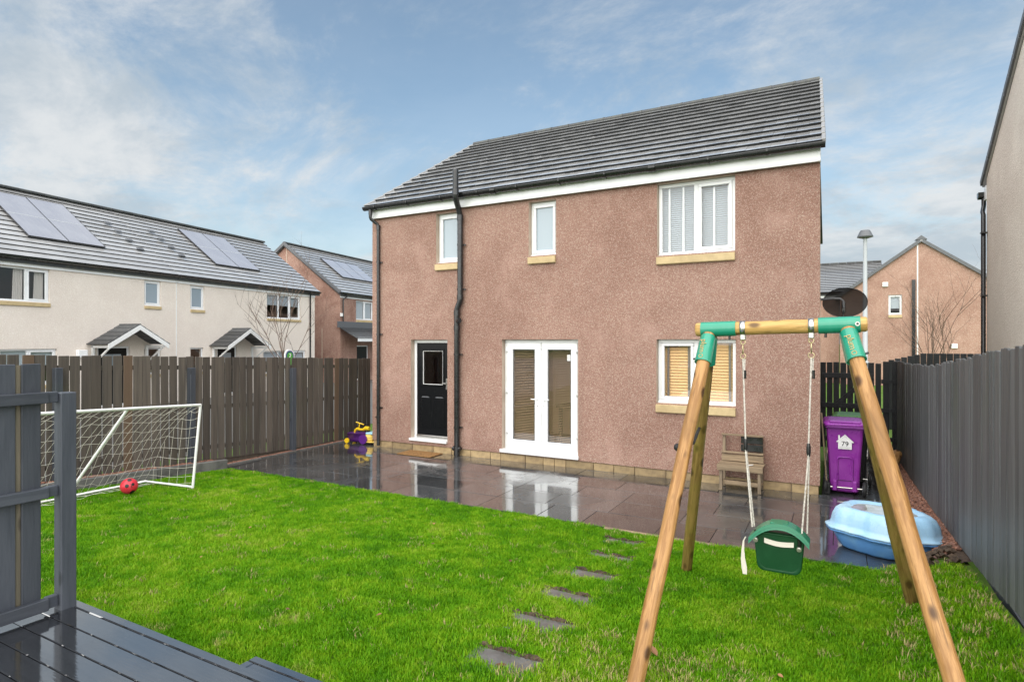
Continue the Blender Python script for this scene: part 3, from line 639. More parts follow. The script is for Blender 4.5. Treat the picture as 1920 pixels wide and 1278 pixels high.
for x in (-5.55, -2.6): piece('gutter_union', bu, (x, GY, GZ - .002), gut)
def clip(x, y, z, r, parent, side=1):
    b = MB(); b.tube([(x, y, z - .02), (x, y, z + .02)], r + .007, 12); b.box(min(x, x + side * (r + .055)), max(x, x + side * (r + .055)), y + r * .3, y + r * .3 + .025, z - .012, z + .012); b.build('pipe_clip', MAT['black'], parent)
px_, py_ = -8.42, HY - .045
b = MB(); b.tube([(px_ - .10, GY, GZ - .05), (px_ - .10, GY, GZ - .20), (px_ - .095, GY + .01, GZ - .24), (px_ - .01, py_ - .01, GZ - .34), (px_, py_, GZ - .39), (px_, py_, .03)], .034, 12); b.tube([(px_ - .10, GY, GZ - .05), (px_ - .10, GY, GZ - .15)], .040, 12); b.tube([(px_, py_, GZ - .36), (px_, py_, GZ - .46)], .040, 12)
dp = b.build('downpipe', MAT['black'], house)
for z in (3.85, 2.35, .82, .62): clip(px_, py_, z, .034, dp, 1 if z != .62 else -1)
sx_, sy_ = -6.425, HY - .075
b = MB(); ux = sx_ + .075
b.tube([(sx_, sy_, -.01), (sx_, sy_, 2.78), (sx_ + .006, sy_, 2.83), (ux - .006, sy_, 2.97), (ux, sy_, 3.02), (ux, sy_, 4.60), (ux - .004, sy_ - .01, 4.66), (sx_ + .121, GY - .125, 4.90), (sx_ + .125, GY - .13, 4.96), (sx_ + .125, GY - .13, 5.43)], .055, 16)
for z0_, z1_, x_, y_ in ((2.70, 2.80, sx_, sy_), (3.0, 3.10, ux, sy_), (4.52, 4.62, ux, sy_), (4.95, 5.06, sx_ + .125, GY - .13), (.02, .20, sx_, sy_), (2.42, 2.50, sx_, sy_)): b.tube([(x_, y_, z0_), (x_, y_, z1_)], .063, 16)
svp = b.build('soil_pipe', MAT['black'], house)
for z, xq in ((4.05, ux), (3.2, ux), (1.95, sx_), (.55, sx_)): clip(xq, sy_, z, .055, svp)
b = MB(); b.tube([(sx_ + .04, sy_ - .02, 2.60), (sx_ + .09, sy_ - .05, 2.60)], [.05, .05], 14); b.build('access_plug', MAT['black'], svp)
b = MB(); b.tube([(sx_ - .085, sy_, .14), (sx_ + .085, sy_, .14)], .045, 12); b.build('access_boss', MAT['black'], svp)
# windows
def frost(o, a0, a1, c0, c1, y): MB().box(a0 - .02, a1 + .02, y - .06, y - .055, c0, c1).build('blind', MAT['whiteblind'], o)
window(house, *OPEN['W1'], HY, [(0, 1, True)], glass='frosted', fw=.05)
window(house, *OPEN['W2'], HY, [(0, 1, True)], glass='frosted', fw=.05)
def wblind(o, a0, a1, c0, c1, y):
    slats(o, 'blind_slats', a0 - .04, a1 + .04, c0, c1, y, .034, .036, R(60), MAT['whiteblind'])
    for f in ((.18, .62) if a0 < -2 else (.40, .93)): MB().box(a0 + (a1 - a0) * f, a0 + (a1 - a0) * f + .030, y - .034, y - .031, c0, c1).build('blind_tape', MAT['upvc'], o)
window(house, *OPEN['W3'], HY, [(0, .5, False), (.5, 1, True)], blind=wblind)
def kblind(o, a0, a1, c0, c1, y):
    slats(o, 'blind_slats', a0 - .04, a1 + .04, c0, c1, y, .047, .05, R(56), MAT['woodblind'])
    for f in (.07, .86): MB().box(a0 + (a1 - a0) * f, a0 + (a1 - a0) * f + .035, y - .034, y - .031, c0, c1).build('blind_tape', MAT['tape'], o)
w4 = window(house, *OPEN['W4'], HY, [(0, .5, True), (.5, 1, False)], blind=kblind)
# back door
a0, a1, c0, c1 = OPEN['D']; yd = HY + .11
b = MB(); frame_ring(b, a0 + .003, a1 - .003, c0 + .05, c1 - .003, yd, yd + .07, .06); b.box(a0 - .02, a1 - .002, HY - .045, yd + .05, c0 + .0, c0 + .052, 0, .006); dfr = b.build('door_frame', MAT['upvc'], house)
d0, d1, e0, e1 = a0 + .065, a1 - .065, c0 + .115, c1 - .065
gl = (d0 + .15, d1 - .13, e0 + 1.02, e1 - .16)
b = MB(); wall_open(b, d0, d1, e0, e1, yd + .016, yd + .055, [gl], 0, 0)
for xx in (d0 + .10, d0 + .44):                                  # raised lower panels
    b.box(xx, xx + .24, yd + .006, yd + .018, e0 + .16, e0 + .76, 0, .010); b.box(xx + .03, xx + .21, yd + .002, yd + .008, e0 + .19, e0 + .73, 0, .006)
frame_ring(b, gl[0] - .04, gl[1] + .04, gl[2] - .04, gl[3] + .04, yd + .002, yd + .018, .04, .008)
door = b.build('door', MAT['blackdoor'], house)
MB().box(gl[0], gl[1], yd + .030, yd + .036, gl[2], gl[3]).build('pane', MAT['glass'], door)
b = MB(); frame_ring(b, gl[0] - .002, gl[1] + .002, gl[2] - .002, gl[3] + .002, yd + .012, yd + .030, .010, .002); b.build('glazing_bead', MAT['white_paint'], door)
b = MB()
for xx in (d0 + .12, d0 + .46): b.prism([(xx, e0 + .755), (xx + .20, e0 + .755), (xx + .17, e0 + .778), (xx + .03, e0 + .778)], 'y', yd - .002, yd + .004)
b.build('panel_bead', MAT['lead'], door)
b = MB(); b.box(d1 - .055, d1 - .02, yd + .004, yd + .014, e0 + .93, e0 + 1.15, 0, .006); b.box(d1 - .12, d1 - .03, yd - .035, yd - .018, e0 + 1.04, e0 + 1.06, 0, .005); b.box(d1 - .045, d1 - .03, yd - .03, yd + .005, e0 + 1.04, e0 + 1.06); b.build('handle', MAT['steel'], door)
b = MB(); b.box(d0 - .005, d1 + .005, yd - .01, yd + .03, c0 + .0525, c0 + .11, 0, .008); b.build('weather_bar', MAT['steel'], dfr)
# french doors
a0, a1, c0, c1 = OPEN['F']; yd = HY + .11
b = MB(); frame_ring(b, a0 + .003, a1 - .003, c0 + .06, c1 - .003, yd, yd + .07, .055); b.box(a0 - .03, a1 + .02, HY - .05, yd + .05, c0 + .0, c0 + .061, 0, .008); ffr = b.build('door_frame', MAT['upvc'], house)
b = MB()
for f in (.12, .58): b.box(a0 + (a1 - a0) * f, a0 + (a1 - a0) * (f + .30), yd - .014, yd + .002, c1 - .035, c1 - .015, 0, .004)
b.build('trickle_vent', MAT['upvc'], ffr)
mid = (a0 + a1) / 2
for sgn, q0, q1 in ((-1, a0 + .05, mid - .004), (1, mid + .004, a1 - .05)):
    g = .125; b = MB(); z0_, z1_ = c0 + .112, c1 - .055
    frame_ring(b, q0, q1, z0_, z1_, yd - .016, yd + .052, g, .008)
    dd = b.build('door_leaf', MAT['upvc'], house)
    MB().box(q0 + g, q1 - g, yd + .010, yd + .016, z0_ + g, z1_ - g).build('pane', MAT['glass'], dd)
    b = MB(); frame_ring(b, q0 + g - .001, q1 - g + .001, z0_ + g - .001, z1_ - g + .001, yd - .002, yd + .009, .012, .003); b.build('glazing_bead', MAT['lead'], dd)
    slats(dd, 'blind_slats', q0 + g, q1 - g, z0_ + g, z1_ - g, yd + .065, .030, .016, R(14), MAT['tanblind'], .0012)
    hx = mid + sgn * .062; b = MB(); b.box(hx - .017, hx + .017, yd - .028, yd - .0155, c0 + .82, c0 + 1.06, 0, .008); b.tube([(hx, yd - .02, c0 + 1.0), (hx, yd - .065, c0 + 1.0)], .010, 8)
    b.tube([(hx, yd - .062, c0 + 1.0), (hx + sgn * .05, yd - .066, c0 + 1.0), (hx + sgn * .125, yd - .060, c0 + 1.004)], [.011, .011, .009], 8); b.build('handle', MAT['upvc'], dd)
    b = MB(); b.tube([(hx, yd - .030, c0 + .88), (hx, yd - .026, c0 + .88)], .009, 8); b.build('keyhole', MAT['black'], dd)
    for z in (.33, 1.08, 1.84):
        xh = a0 + .062 if sgn < 0 else a1 - .062
        b = MB(); b.tube([(xh, yd - .024, c0 + z), (xh, yd - .024, c0 + z + .10)], .012, 8); b.box(xh - .04, xh + .04, yd - .022, yd - .014, c0 + z + .02, c0 + z + .07, 0, .003); b.build('hinge', MAT['upvc'], dd)
    if sgn > 0:
        MB().box(q1 - g - .085, q1 - g - .015, yd + .0175, yd + .0185, z1_ - g - .20, z1_ - g - .09).build('pane_sticker', MAT['sticker'], dd)
# things inside, seen dimly through the french doors
tb = thing('dining_table', (-4.5, 11.6, .12), 'brown dining table dimly seen through the french doors', 'table'); b = MB(); b.box(-5.1, -3.9, 11.2, 12.0, .84, .88, c=.006); b.build('table_top', MAT['bench_wood'], tb)
for lx in (-5.02, -3.98):
    for ly in (11.27, 11.93): MB().box(lx - .03, lx + .03, ly - .03, ly + .03, .12, .84).build('leg', MAT['bench_leg'], tb)
ch = thing('dining_chair', (-4.05, 11.0, .12), 'dark rounded dining chair behind the right french door', 'chair')
MB().box(-4.27, -3.83, 10.82, 11.2, .55, .60, c=.02).build('seat', MAT['toypurple'], ch)
b = MB(); b.rings([[(-4.05 + r_ * math.cos(t), yy, .82 + .24 * r_ / .22 * math.sin(t)) for t in np.linspace(0, 2 * math.pi, 16, endpoint=False)] for r_, yy in ((.20, 10.79), (.22, 10.80), (.22, 10.82), (.20, 10.83))]); b.build('backrest', MAT['toypurple'], ch)
for lx in (-4.23, -3.87):
    for ly in (10.86, 11.16): MB().tube([(lx, ly, .56), (lx, ly, .12)], .014, 6).build('leg', MAT['black'], ch)

# doormat
mt = MB(); mt.box(-7.56, -6.76, 9.10, 9.54, .003, .018, c=.006); tag(mt.build('doormat', MAT['coir'], None), 'brown coir doormat on the patio before the black back door', 'doormat')

# satellite dish on the side wall
sd_ = thing('satellite_dish', (HX1, 10.9, 2.85), 'dark oval mesh satellite dish on the side wall of the pink house', 'satellite dish')
b = MB(); b.box(HX1 - .05, HX1 - .02, 10.82, 10.98, 2.76, 2.95, c=.004); b.build('wall_plate', MAT['lead'], sd_)
b = MB(); b.tube([(HX1 - .06, 10.9, 2.88), (HX1 + .16, 10.9, 2.89), (HX1 + .26, 10.9, 2.885), (HX1 + .30, 10.9, 2.85), (HX1 + .31, 10.9, 2.74)], .018, 10); b.build('arm', MAT['lead'], sd_)
b = MB(); b.box(HX1 + .28, HX1 + .335, 10.93, 10.98, 2.66, 2.84, c=.01); b.tube([(HX1 + .31, 10.93, 2.70), (HX1 + .30, 10.70, 2.62), (HX1 + .30, 10.62, 2.58)], .010, 8); b.build('bracket', MAT['black'], sd_)
b = MB(); ring = []
cx, cy, cz = HX1 + .325, 10.99, 2.83
for f, dyy in ((1.0, 0.0), (.97, .012), (.7, .05), (.35, .075), (.06, .082)): ring.append([(cx + .315 * f * math.cos(t), cy + dyy, cz + .235 * f * math.sin(t)) for t in np.linspace(0, 2 * math.pi, 32, endpoint=False)])
b.rings(ring, close0=False); dsh = b.build('dish', MAT['dish'], sd_)
b = MB(); b.tube([(cx + .316 * math.cos(t), cy, cz + .236 * math.sin(t)) for t in np.linspace(0, 2 * math.pi, 33)], .006, 6); b.build('rim', MAT['black'], sd_)
sd_.location.y += 0

# ------------------------------------------------------------------ neighbouring houses (built in their own frames)
def slope_courses(parent, x0, x1, ey, ez, ry, rz, n, mat_, th=.05, name='tile_course', skip=None):
    """one slab for every course of tiles, each lapping over the one below"""
    p = math.atan2(rz - ez, abs(ry - ey)); sl = math.hypot(ry - ey, rz - ez); g_ = sl / n; sg = 1 if ry > ey else -1
    me = {}
    for k in range(n):
        s_ = k * g_ - .01
        for (a, c) in (skip(k) if skip else [(x0, x1)]):
            L = round(c - a, 3)
            if L not in me:
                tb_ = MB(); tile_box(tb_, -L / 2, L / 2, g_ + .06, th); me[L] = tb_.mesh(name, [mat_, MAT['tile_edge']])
            piece(name, me[L], ((a + c) / 2, ey + sg * s_ * math.cos(p), ez + s_ * math.sin(p) + .03), parent, (p - .10, 0, 0) if sg > 0 else (p - .10, 0, math.pi))
def roof_body(parent, x0, x1, ey, ez, ry, rz, by, mat_=None):
    b = MB(); b.prism([(ey + .03, ez - .10), (ry, rz - .07), (by, ez - .10), (by, ez - .22), (ry, rz - .2), (ey + .03, ez - .22)], 'x', x0, x1); return b.build('roof', mat_ or MAT['ridge'], parent)
def ridge_run(roof_, x0, x1, ry, rz, step=.45):
    n = int(round((x1 - x0) / step)); L = (x1 - x0) / n
    A = [(.14 * math.cos(t), .09 * math.sin(t) - .02) for t in np.linspace(-.3, math.pi + .3, 7)]
    me = MB().prism(A, 'x', -L / 2 + .006, L / 2 - .006).mesh('ridge_tile', MAT['ridge'])
    for i in range(n): piece('ridge_tile', me, (x0 + (i + .5) * L, ry, rz - .02), roof_, (0, rng.gauss(0, .006), 0))
def gutter_run(parent, x0, x1, y, z):
    b = MB(); b.prism([(y - .06, z + .03), (y - .055, z - .02), (y, z - .055), (y + .055, z - .02), (y + .055, z + .03), (y + .045, z + .03), (y + .04, z - .01), (y, z - .04), (y - .045, z - .01), (y - .05, z + .03)], 'x', x0, x1); return b.build('gutter', MAT['black'], parent)
def solar(roof_, x0, x1, s0, s1, ey, ez, k, cells):
    """s0..s1 horizontal distance up the slope from the eaves"""
    p = math.atan(k); w_ = (x1 - x0) / cells; L = (s1 - s0) / math.cos(p)
    for i in range(cells):
        a = x0 + i * w_
        pm = MB().box(.02, w_ - .02, .02, L - .02, .005, .030).mesh('solar_panel', MAT['solar'])
        pa = piece('solar_panel', pm, (a, ey + s0, ez + k * s0 + .03), roof_, (p, 0, 0))
        fb = MB()
        for (q0, q1, r0, r1) in ((0, .02, 0, L), (w_ - .02, w_, 0, L), (.02, w_ - .02, 0, .02), (.02, w_ - .02, L - .02, L)): fb.box(q0, q1, r0, r1, -.02, .034)
        fr = bpy.data.objects.new('panel_frame', fb.mesh('panel_frame', MAT['solarframe'])); link(fr, pa)
        mb_ = bpy.data.objects.new('middle_bar', MB().box(.02, w_ - .02, L * .5 - .02, L * .5 + .02, .006, .033).mesh('middle_bar', MAT['galv'])); link(mb_, pa)
def tidy_blind(o, a0, a1, c0, c1, y): MB().box(a0 - .02, a1 + .02, y - .01, y - .005, c0 + (c1 - c0) * .55, c1).build('roller_blind', MAT['whiteblind'], o)
def curtain(o, a0, a1, c0, c1, y):
    b = MB()
    for k in range(6): b.tube([(a1 - .03 - k * .05, y + .03, c0), (a1 - .02 - k * .045, y + .03, c1)], .028, 6)
    b.build('curtain', MAT['curtain'], o)
def porch(parent, xc, w_, zt, ze, y1):
    """small pitched canopy standing off the front (towards -y)"""
    h = w_ / 2; k = math.atan2(zt - ze, h); L = math.hypot(h + .06, (zt - ze) * (h + .06) / h)
    for sg in (-1, 1):
        for q in range(5):
            s_ = L * q / 5; me = MB().box(0, L / 5 + .03, -y1, .0, -.03, 0, c=.003).mesh('canopy_tile_course', MAT['slate'])
            xx = xc + sg * (h + .06 - s_ * math.cos(k)); z_ = ze - (zt - ze) / h * .06 + s_ * math.sin(k) + .03
            o = piece('canopy_tile_course', me, (xx, 0 if sg < 0 else -y1, z_), parent, (0, -k + .05, 0) if sg < 0 else (0, -k + .05, math.pi))
    b = MB()
    for sg in (-1, 1):
        b.prism([(xc, zt - .02), (xc, zt - .20), (xc + sg * h, ze - .20 + .0), (xc + sg * h, ze - .02)][::sg], 'y', -y1 - .02, -y1 + .01 + .001 * sg)
    b.build('bargeboard', MAT['white_paint'], parent)
    for sg in (-1, 1):
        xb = xc + sg * (h - .16)
        b = MB(); b.box(xb - .04, xb + .04, -.09, -.005, ze - 1.0, ze - .06); b.box(xb - .04, xb + .04, -y1 + .05, -.01, ze - .15, ze - .07); b.tube([(xb, -.06, ze - .75), (xb, -y1 + .15, ze - .15)], .04, 6, smooth=False); b.build('canopy_bracket', MAT['white_paint'], parent)

WROT = R(98.66); WE = (-25.7, 23.9); GND = -.35
def white_house(x0, x1, label, feats, gable):
    h = thing('white_house', (WE[0], WE[1], 0), label, 'house', 'white terraced houses across the fence', rot=WROT)
    opens = []
    for k, v in feats.items():
        if k in ('win', 'small', 'gwin', 'door', 'wide'): opens += [tuple(q) for q in v]
    b = MB(); wall_open(b, x0, x1, GND, 4.85, 0, .25, opens, 0, 0)
    for xe, fl in ((x0, 1), (x1, -1)): b.add([(xe, 0, GND), (xe, 7.8, GND), (xe, 7.8, 4.85), (xe, 3.9, 7.85), (xe, 0, 4.85)], [(0, 1, 2, 3, 4)[::fl]], 0)
    b.add([(x0, 7.8, GND), (x1, 7.8, GND), (x1, 7.8, 4.85), (x0, 7.8, 4.85)], [(3, 2, 1, 0)], 0)
    b.build('wall', MAT['cream'], h)
    b = MB(); b.box(x0 + .1, x1 - .1, 2.6, 2.7, GND, 4.8); b.box(x0 + .1, x1 - .1, .26, 2.6, 2.5, 2.6); b.build('rooms', MAT['interior'], h)
    MB().box(x0, x1, -.045, -.002, 4.66, 4.93, c=.004).build('fascia', MAT['upvc'], h)
    v0, v1 = (x0 - .0, x1 + (.32 if gable else 0))
    rf = roof_body(h, v0 + .004, v1 - .004, -.14, 4.98, 3.9, 8.0, 7.9)
    k = (8.0 - 4.98) / 4.04
    sol = feats.get('solar')
    slope_courses(rf, v0 + .002, v1 - .002, -.14, 4.98, 3.9, 8.0, 15, MAT['tile_far'])
    ridge_run(rf, v0, v1, 3.9, 8.06)
    if sol: solar(rf, sol[0], sol[1], 1.05, 3.50, -.14, 5.02, k, 2)
    if feats.get('vents'):
        vm_ = MB().box(-.14, .14, 0, .16, 0, .045, c=.01).mesh('tile_vent', MAT['lead'])
        for vx, vs in feats['vents']: piece('tile_vent', vm_, (vx, -.14 + vs, 5.05 + k * vs), rf, (math.atan(k), 0, 0))
    gutter_run(h, v0 + .01, v1 - .01, -.17, 4.93)
    for (a, c_, z0, z1) in feats.get('win', []): window(h, a, c_, z0, z1, 0, feats['lights'], rec=.06, sill=.15, bars=feats.get('bars', 0), blind=curtain)
    for (a, c_, z0, z1) in feats.get('small', []): window(h, a, c_, z0, z1, 0, [(0, 1, True)], rec=.06, sill=.14, glass='frosted')  # blue-grey pane colour stands in for sky reflected in these small windows
    for (a, c_, z0, z1) in feats.get('gwin', []): window(h, a, c_, z0, z1, 0, [(0, 1, False)], rec=.06, sill=.14)
    for (a, c_, z0, z1) in feats.get('wide', []): window(h, a, c_, z0, z1, 0, [(0, .34, False), (.34, .67, False), (.67, 1, True)], rec=.06, sill=.14, blind=tidy_blind)
    for (a, c_, z0, z1) in feats.get('door', []):
        b = MB(); frame_ring(b, a + .003, c_ - .003, z0 + .01, z1 - .003, .05, .12, .07); b.build('door_frame', MAT['upvc'], h)
        b = MB(); b.box(a + .075, c_ - .075, .07, .11, z0 + .085, z1 - .078, c=.004); dd = b.build('door', MAT['blackdoor'], h); MB().box(a + .3, c_ - .3, .064, .072, z1 - .75, z1 - .3).build('pane', MAT['frosted'], dd)
    return h
def wdraw(h, a0, a1, c0, c1): pass
h1 = white_house(-17.2, -8.88, 'cream rendered house with two solar panels at the left edge of the picture', dict(
    win=[(-15.95, -13.83, 3.52, 4.64)], lights=[(0, .28, False), (.28, .68, False), (.68, 1, True)], small=[(-10.33, -9.60, 3.64, 4.64)], gwin=[(-10.33, -9.60, .9, 1.95)], wide=[(-16.2, -13.6, .75, 1.95)], door=[(-12.2, -10.95, GND + .1, 2.02)],
    solar=(-13.95, -11.25), vents=[(-9.9, 2.75), (-9.8, 2.25), (-9.7, 1.75), (-9.6, 1.25)]), False)
b = MB(); b.tube([(-14.75, 1.2, 2.45), (-14.75, 1.2, 2.45)], .01); 
porch(h1, -11.33, 2.45, 2.84, 2.12, 1.05)
b = MB(); b.box(-12.98, -12.64, -.16, -.002, 1.62, 1.90, c=.02); b.build('meter_box', MAT['upvc'], h1)
b = MB(); b.box(-8.90, -8.865, -.014, -.002, GND, 4.66); b.build('render_joint', MAT['white_paint'], h1)
h2 = white_house(-8.86, 0.0, 'cream rendered house with two solar panels beside the bare young tree', dict(
    win=[], small=[(-8.18, -7.45, 3.60, 4.62)], gwin=[(-8.18, -7.5, .9, 1.93)], wide=[(-3.66, -1.16, 3.38, 4.62), (-3.9, -.75, .6, 1.72)], door=[(-6.75, -5.6, GND + .1, 1.98)],
    solar=(-5.95, -3.15), vents=[(-7.9, 2.75), (-7.8, 2.25), (-7.7, 1.75), (-7.6, 1.25)]), True)
porch(h2, -5.85, 2.6, 2.80, 2.02, 1.05)
b = MB(); b.tube([(-.55, -.17, 4.88), (-.55, -.17, 4.76), (-.45, -.07, 4.60), (-.45, -.07, GND)], .04, 8); dp2 = b.build('downpipe', MAT['black'], h2)

# pink house behind the fence
PE = (-26.42, 26.58)
ph = thing('pink_house', (PE[0], PE[1], 0), 'pink roughcast house with stained gable between the cream houses and the main house', 'house', rot=WROT)
PL = 11.0
b = MB(); wall_open(b, 0, PL, GND, 5.0, 0, .25, [(1.62, 3.55, 3.58, 4.80), (1.70, 2.98, GND + .1, 1.95)], 0, 0)
b.add([(0, 0, GND), (0, 8.2, GND), (0, 8.2, 5.05), (0, 4.1, 8.25), (0, 0, 5.05)], [(0, 1, 2, 3, 4)], 0); b.add([(PL, 0, GND), (PL, 8.2, GND), (PL, 8.2, 5.05), (PL, 4.1, 8.25), (PL, 0, 5.05)], [(4, 3, 2, 1, 0)], 0); b.add([(0, 8.2, GND), (PL, 8.2, GND), (PL, 8.2, 5.05), (0, 8.2, 5.05)], [(3, 2, 1, 0)], 0)
b.build('wall', MAT['pink_stain'], ph)
MB().box(.1, PL - .1, 2.5, 2.6, GND, 4.9).build('rooms', MAT['interior'], ph)
MB().box(-.02, PL, -.045, -.002, 4.86, 5.12, c=.004).build('fascia', MAT['upvc'], ph)
rf = roof_body(ph, -.12, PL, -.14, 5.17, 4.1, 8.36, 8.3); slope_courses(rf, -.13, PL - .002, -.14, 5.17, 4.1, 8.36, 16, MAT['tile_far']); ridge_run(rf, -.14, PL, 4.1, 8.42)
kk = (8.36 - 5.17) / 4.24; solar(rf, 2.05, 6.0, 1.45, 3.2, -.14, 5.22, kk, 3)
pv = math.atan(kk); vm_ = MB().box(-.05, .04, 0, .42, -.16, .03, c=.01).mesh('verge_cap', MAT['lead'])
for sg in (0, 1):
    for q in range(13):
        s_ = q * .408; yy = -.14 + s_ * math.cos(pv) if not sg else 8.34 - s_ * math.cos(pv)
        piece('verge_cap', vm_, (-.14, yy, 5.17 + s_ * math.sin(pv) + .06), rf, (pv, 0, 0) if not sg else (pv, 0, math.pi))
gutter_run(ph, -.1, PL, -.17, 5.12)
window(ph, 1.62, 3.55, 3.58, 4.80, 0, [(0, .5, False), (.5, 1, True)], rec=.06, sill=.15, blind=lambda o, a0, a1, c0, c1, y: MB().box(a0 - .02, a1 + .02, y, y + .005, c0, c1).build('blind', MAT['whiteblind'], o))
b = MB(); frame_ring(b, 1.703, 2.977, GND + .1, 1.947, .05, .12, .07); b.build('door_frame', MAT['upvc'], ph); b = MB(); b.box(1.775, 2.905, .07, .11, GND + .17, 1.875); b.build('door', MAT['blackdoor'], ph)
for q in range(6): piece('canopy_tile_course', slab_cache.setdefault('pc', MB().box(0, 4.4, 0, .30, -.035, 0, c=.003).mesh('canopy_tile_course', MAT['slate'])), (-.2, -1.35 + q * .22, 2.42 + q * .115), ph, (R(24), 0, 0))
MB().box(-.05, 4.1, -1.32, -1.28, 2.20, 2.44, c=.004).build('canopy_fascia', MAT['upvc'], ph)
MB().box(-.32, 4.4, -.10, -.002, 3.04, 3.42, c=.01).build('lead_flashing', MAT['lead'], ph)
b = MB(); b.tube([(.45, -.17, 5.05), (.45, -.17, 4.95), (.2, -.07, 4.75), (.2, -.07, 3.4)], .04, 8); b.build('downpipe', MAT['black'], ph)
b = MB(); b.box(-.02, .10, -.12, -.002, 3.72, 3.92); b.build('vent_cover', MAT['white_paint'], ph)
b = MB(); b.box(-.014, -.002, 3.98, 4.03, 5.5, 8.1); b.box(-.014, -.002, 1.3, 1.35, GND, 3.0); b.build('render_joint', MAT['reveal'], ph)

# far pink gable house on the right
fg = thing('gable_house', (4.1, 40, 0), 'far pink roughcast house with its gable end facing the camera behind the gate', 'house')
gx, gy, gz_, gw, ge = 4.09, 40.0, 7.78, 3.95, 4.85
b = MB(); wall_open(b, gx - gw, gx + gw, -.4, ge, gy, gy + .3, [(2.55, 3.20, 3.72, 4.84)], 0, 0)
b.add([(gx - gw, gy, ge), (gx + gw, gy, ge), (gx, gy, gz_)], [(0, 1, 2)], 0)
for sg in (-1, 1): b.add([(gx + sg * gw, gy, -.4), (gx + sg * gw, gy + 10, -.4), (gx + sg * gw, gy + 10, ge), (gx + sg * gw, gy, ge)], [(0, 1, 2, 3)[::sg]], 0)
b.add([(gx - gw, gy + 10, -.4), (gx + gw, gy + 10, -.4), (gx + gw, gy + 10, ge), (gx, gy + 10, gz_), (gx - gw, gy + 10, ge)], [(4, 3, 2, 1, 0)], 0); b.build('wall', MAT['pink_far'], fg)
MB().box(2.3, 3.6, gy + 1.5, gy + 1.6, 3, 5).build('rooms', MAT['interior'], fg)
b = MB(); k = (gz_ - ge) / gw
for sg in (-1, 1):
    P = [(gx, gz_ + .16), (gx + sg * (gw + .25), ge - k * .25 + .16), (gx + sg * (gw + .25), ge - k * .25 + .02), (gx, gz_ + .02)]
    b.prism(P[::sg], 'y', gy - .10 + .001 * sg, gy + 10.2)
frf = b.build('roof', MAT['tile_far'], fg)
vm_ = MB().box(0, .40, -.04, .05, -.12, .06, c=.01).mesh('verge_cap', MAT['lead']); pv = math.atan(k)
for sg in (-1, 1):
    for q in range(13):
        s_ = q * .395
        piece('verge_cap', vm_, (gx - sg * 0 + sg * (gw + .25 - s_ * math.cos(pv)), gy - .11 , ge - k * .25 + .10 + s_ * math.sin(pv)), frf, (0, -pv, 0) if sg < 0 else (0, -pv, math.pi))
MB().prism([(gx - .28, gz_ + .08), (gx, gz_ + .32), (gx + .28, gz_ + .08)], 'y', gy - .17, gy + .3).build('ridge_end', MAT['lead'], frf)
window(fg, 2.55, 3.20, 3.72, 4.84, gy, [(0, 1, True)], rec=.06, sill=.18, proud=.04, blind=lambda o, a0, a1, c0, c1, y: MB().box(a0, a1, y, y + .005, c0 + .25, c1).build('blind', MAT['whiteblind'], o))
b = MB(); b.box(3.66, 3.82, gy - .15, gy - .003, -.4, 5.65); b.build('downpipe', MAT['black'], fg)
b = MB(); b.box(3.90, 3.96, gy - .012, gy - .002, -.4, 7.6); b.build('render_joint', MAT['white_paint'], fg)
for vx, vz in ((2.4, 5.45), (5.6, 1.95)):
    b = MB(); b.box(vx - .14, vx + .14, gy - .08, gy - .002, vz - .13, vz + .13, c=.02); b.build('vent_cover', MAT['white_paint'], fg)
# roof of the house beside it
wg = thing('tiled_house', (-4, 41, 0), 'far house showing only its grey tiled roof right of the main house', 'house')
b = MB(); b.box(-9.0, .1, 41.0, 52.9, -.4, 5.0); b.build('wall', MAT['pink_far'], wg)
MB().box(-9.0, .1, 40.94, 40.998, 4.86, 5.12).build('fascia', MAT['upvc'], wg)
rf = roof_body(wg, -9.1, 2.6, 40.85, 5.2, 47, 7.55, 53.0); slope_courses(rf, -9.1, 2.6, 40.85, 5.2, 47, 7.55, 17, MAT['tile_far']); ridge_run(rf, -9.1, 2.6, 47, 7.62, .5); gutter_run(wg, -9.1, .1, 40.80, 5.14)

# cream house close by on the right
nh = thing('cream_gable_house', (6, 9, 0), 'cream roughcast house whose gable rises above the right fence', 'house')
NX = 2.3; kn = .592; ez_, yb0, yb1, yr = 5.05, 4.6, 13.15, 8.875; rzn = ez_ + kn * (yb1 - yr)
b = MB(); b.add([(NX, yb0, -.3), (NX, yb1, -.3), (NX, yb1, ez_), (NX, yr, rzn), (NX, yb0, ez_)], [(4, 3, 2, 1, 0)], 0); b.add([(10, yb0, -.3), (10, yb1, -.3), (10, yb1, ez_), (10, yr, rzn), (10, yb0, ez_)], [(0, 1, 2, 3, 4)], 0)
b.add([(NX, yb1, -.3), (10, yb1, -.3), (10, yb1, ez_), (NX, yb1, ez_)], [(3, 2, 1, 0)], 0); b.add([(NX, yb0, -.3), (10, yb0, -.3), (10, yb0, ez_), (NX, yb0, ez_)], [(0, 1, 2, 3)], 0); b.build('wall', MAT['grey_cream'], nh)
b = MB()
for sg, ye in ((1, yb1), (-1, yb0)):
    P = [(yr, rzn + .11), (ye + sg * .2, ez_ - kn * .2 + .11), (ye + sg * .2, ez_ - kn * .2 + .02), (yr, rzn + .02)]; b.prism(P[::sg], 'x', NX - .03, 10.0 + .001 * sg)
nrf = b.build('roof', MAT['tile_far'], nh)
pv = math.atan(kn); vm_ = MB().box(-.05, .03, 0, .325, -.075, .03, c=.008).mesh('verge_cap', MAT['lead'])
